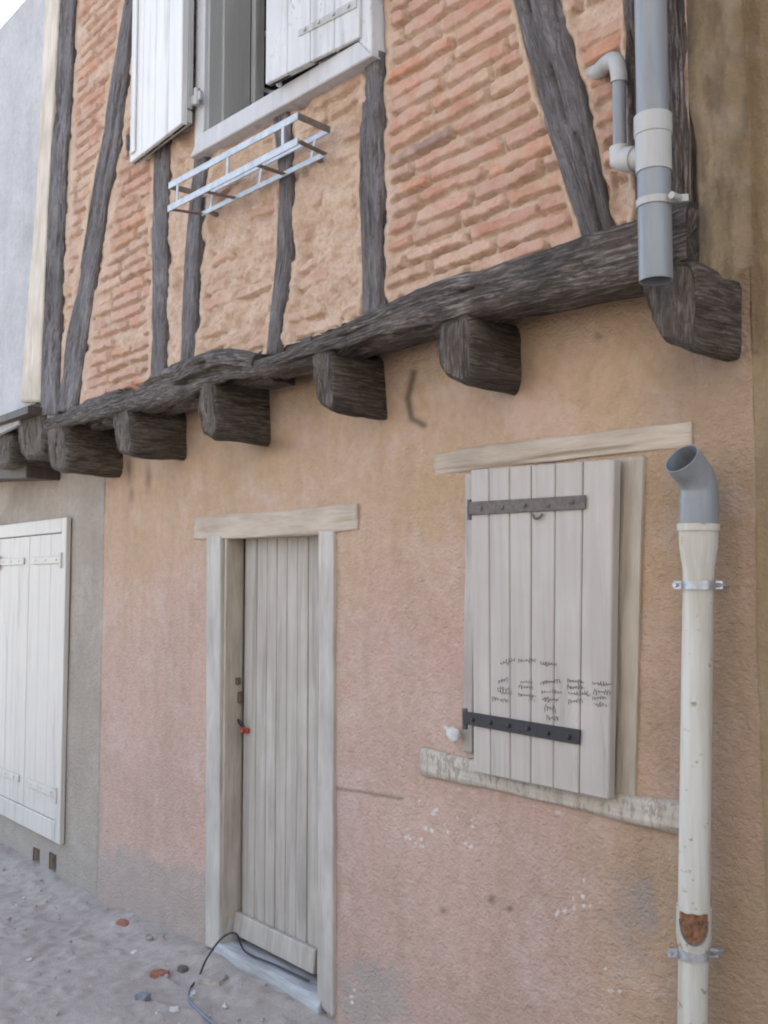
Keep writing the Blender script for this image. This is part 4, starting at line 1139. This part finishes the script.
chunk('plaster_chip', 134, 954, .03, .025, .015, M['stone_white'], 'bright white plaster chip below the red brick fragment', 'plaster chip', 31, .2)
chunk('plaster_chip', 28, 961, .035, .02, .012, M['stone_white'], 'white plaster chip alone at the left of the street', 'plaster chip', 33, .8)
chunk('plaster_chip', 174, 1012, .04, .03, .02, M['stone_white'], 'white plaster chip at the bottom of the street beside the blue cable', 'plaster chip', 35, 1.2)
chunk('plaster_chip', 193, 996, .035, .025, .02, M['stone_white'], 'white plaster chip under the turn of the blue cable', 'plaster chip', 37, 1.9)
# gravel: many small stones
bm = bmesh.new()
tmpl = bmesh.new(); bmesh.ops.create_icosphere(tmpl, subdivisions=1, radius=1.0)
tv = np.array([v.co[:] for v in tmpl.verts]); tf = np.array([[v.index for v in f.verts] for f in tmpl.faces]); tmpl.free()
N = 380; Vs, Fs = [], []
for i in range(N):
    x = rng.uniform(-7.6, -2.2)
    y = -abs(rng.normal(0, .35)) - .03 if rng.random() < .55 else rng.uniform(-3., -.05)
    r = rng.choice([.004, .006, .009, .014], p=[.42, .36, .18, .04]) * rng.uniform(.7, 1.3)
    sc = rng.uniform(.6, 1.3, 3) * r; sc[2] *= .6
    a = rng.uniform(0, 6.28); c_, s_ = math.cos(a), math.sin(a)
    v = tv * (1 + rng.uniform(-.25, .25, (len(tv), 1))) * sc
    v = np.stack([v[:, 0] * c_ - v[:, 1] * s_, v[:, 0] * s_ + v[:, 1] * c_, v[:, 2]], 1)
    z = float(gz(np.array([x]), np.array([y]))[0]) + .012 + (.03 * float(sstep(-.28, -.02, np.array([y]))[0]))
    Vs.append(v + np.array([x, y, z])); Fs.append(tf + i * len(tv))
bm.free()
def mat_gravel():
    n = NT('mixed_gravel', .9, .2); g = n.n.new('ShaderNodeNewGeometry').outputs['Random Per Island']
    c = n.ramp(g, [(0, (.29, .25, .22)), (.35, (.38, .33, .29)), (.6, (.33, .31, .30)), (.8, (.36, .2, .15)), (.88, (.5, .46, .43)), (1.0, (.64, .62, .6))])
    return n.done(c)
o = link('gravel', from_arrays('gravel', np.concatenate(Vs), np.concatenate(Fs)), mat_gravel(), None, False)
tag(o, 'loose gravel and grit scattered over the dusty street', 'gravel', kind='stuff')

# ------------------------------------------------------------------ camera, light, world
cd = bpy.data.cameras.new('camera'); co = bpy.data.objects.new('camera', cd); COL.objects.link(co)
cd.sensor_fit = 'VERTICAL'; cd.sensor_height = 24.0; cd.lens = 24.0 * F / H; cd.clip_end = 2000; cd.clip_start = .05
co.matrix_world = Matrix.Translation(CAM) @ Matrix(((RIGHT.x, UP.x, -FWD.x), (RIGHT.y, UP.y, -FWD.y), (RIGHT.z, UP.z, -FWD.z))).to_4x4()
S.camera = co
EL, AZ = math.radians(42), math.atan2(-.45, .89)          # sun behind the houses, a little to the left
sd_ = Vector((math.sin(AZ) * math.cos(EL), math.cos(AZ) * math.cos(EL), math.sin(EL)))
sl = bpy.data.lights.new('sun', 'SUN'); sl.energy = 2.4; sl.angle = math.radians(.5); sl.color = (1, .95, .87)
so = bpy.data.objects.new('sun', sl); COL.objects.link(so); so.rotation_euler = sd_.to_track_quat('Z', 'Y').to_euler(); so.location = (0, 3, 12)
w = bpy.data.worlds.new('World'); S.world = w; w.use_nodes = True
bg = w.node_tree.nodes['Background']; sk = w.node_tree.nodes.new('ShaderNodeTexSky'); sk.sky_type = 'NISHITA'; sk.sun_disc = False
sk.sun_elevation = EL; sk.sun_rotation = AZ; sk.dust_density = 2.0; sk.air_density = 1.0
hs = w.node_tree.nodes.new('ShaderNodeHueSaturation'); hs.inputs['Saturation'].default_value = .80
w.node_tree.links.new(sk.outputs[0], hs.inputs['Color']); w.node_tree.links.new(hs.outputs[0], bg.inputs['Color']); bg.inputs['Strength'].default_value = .15
S.view_settings.view_transform = 'Standard'; S.view_settings.look = 'None'; S.view_settings.gamma = 1; S.view_settings.exposure = 2.3
S.cycles.filter_width = 2.0
S.cycles.max_bounces = 8; S.cycles.diffuse_bounces = 5
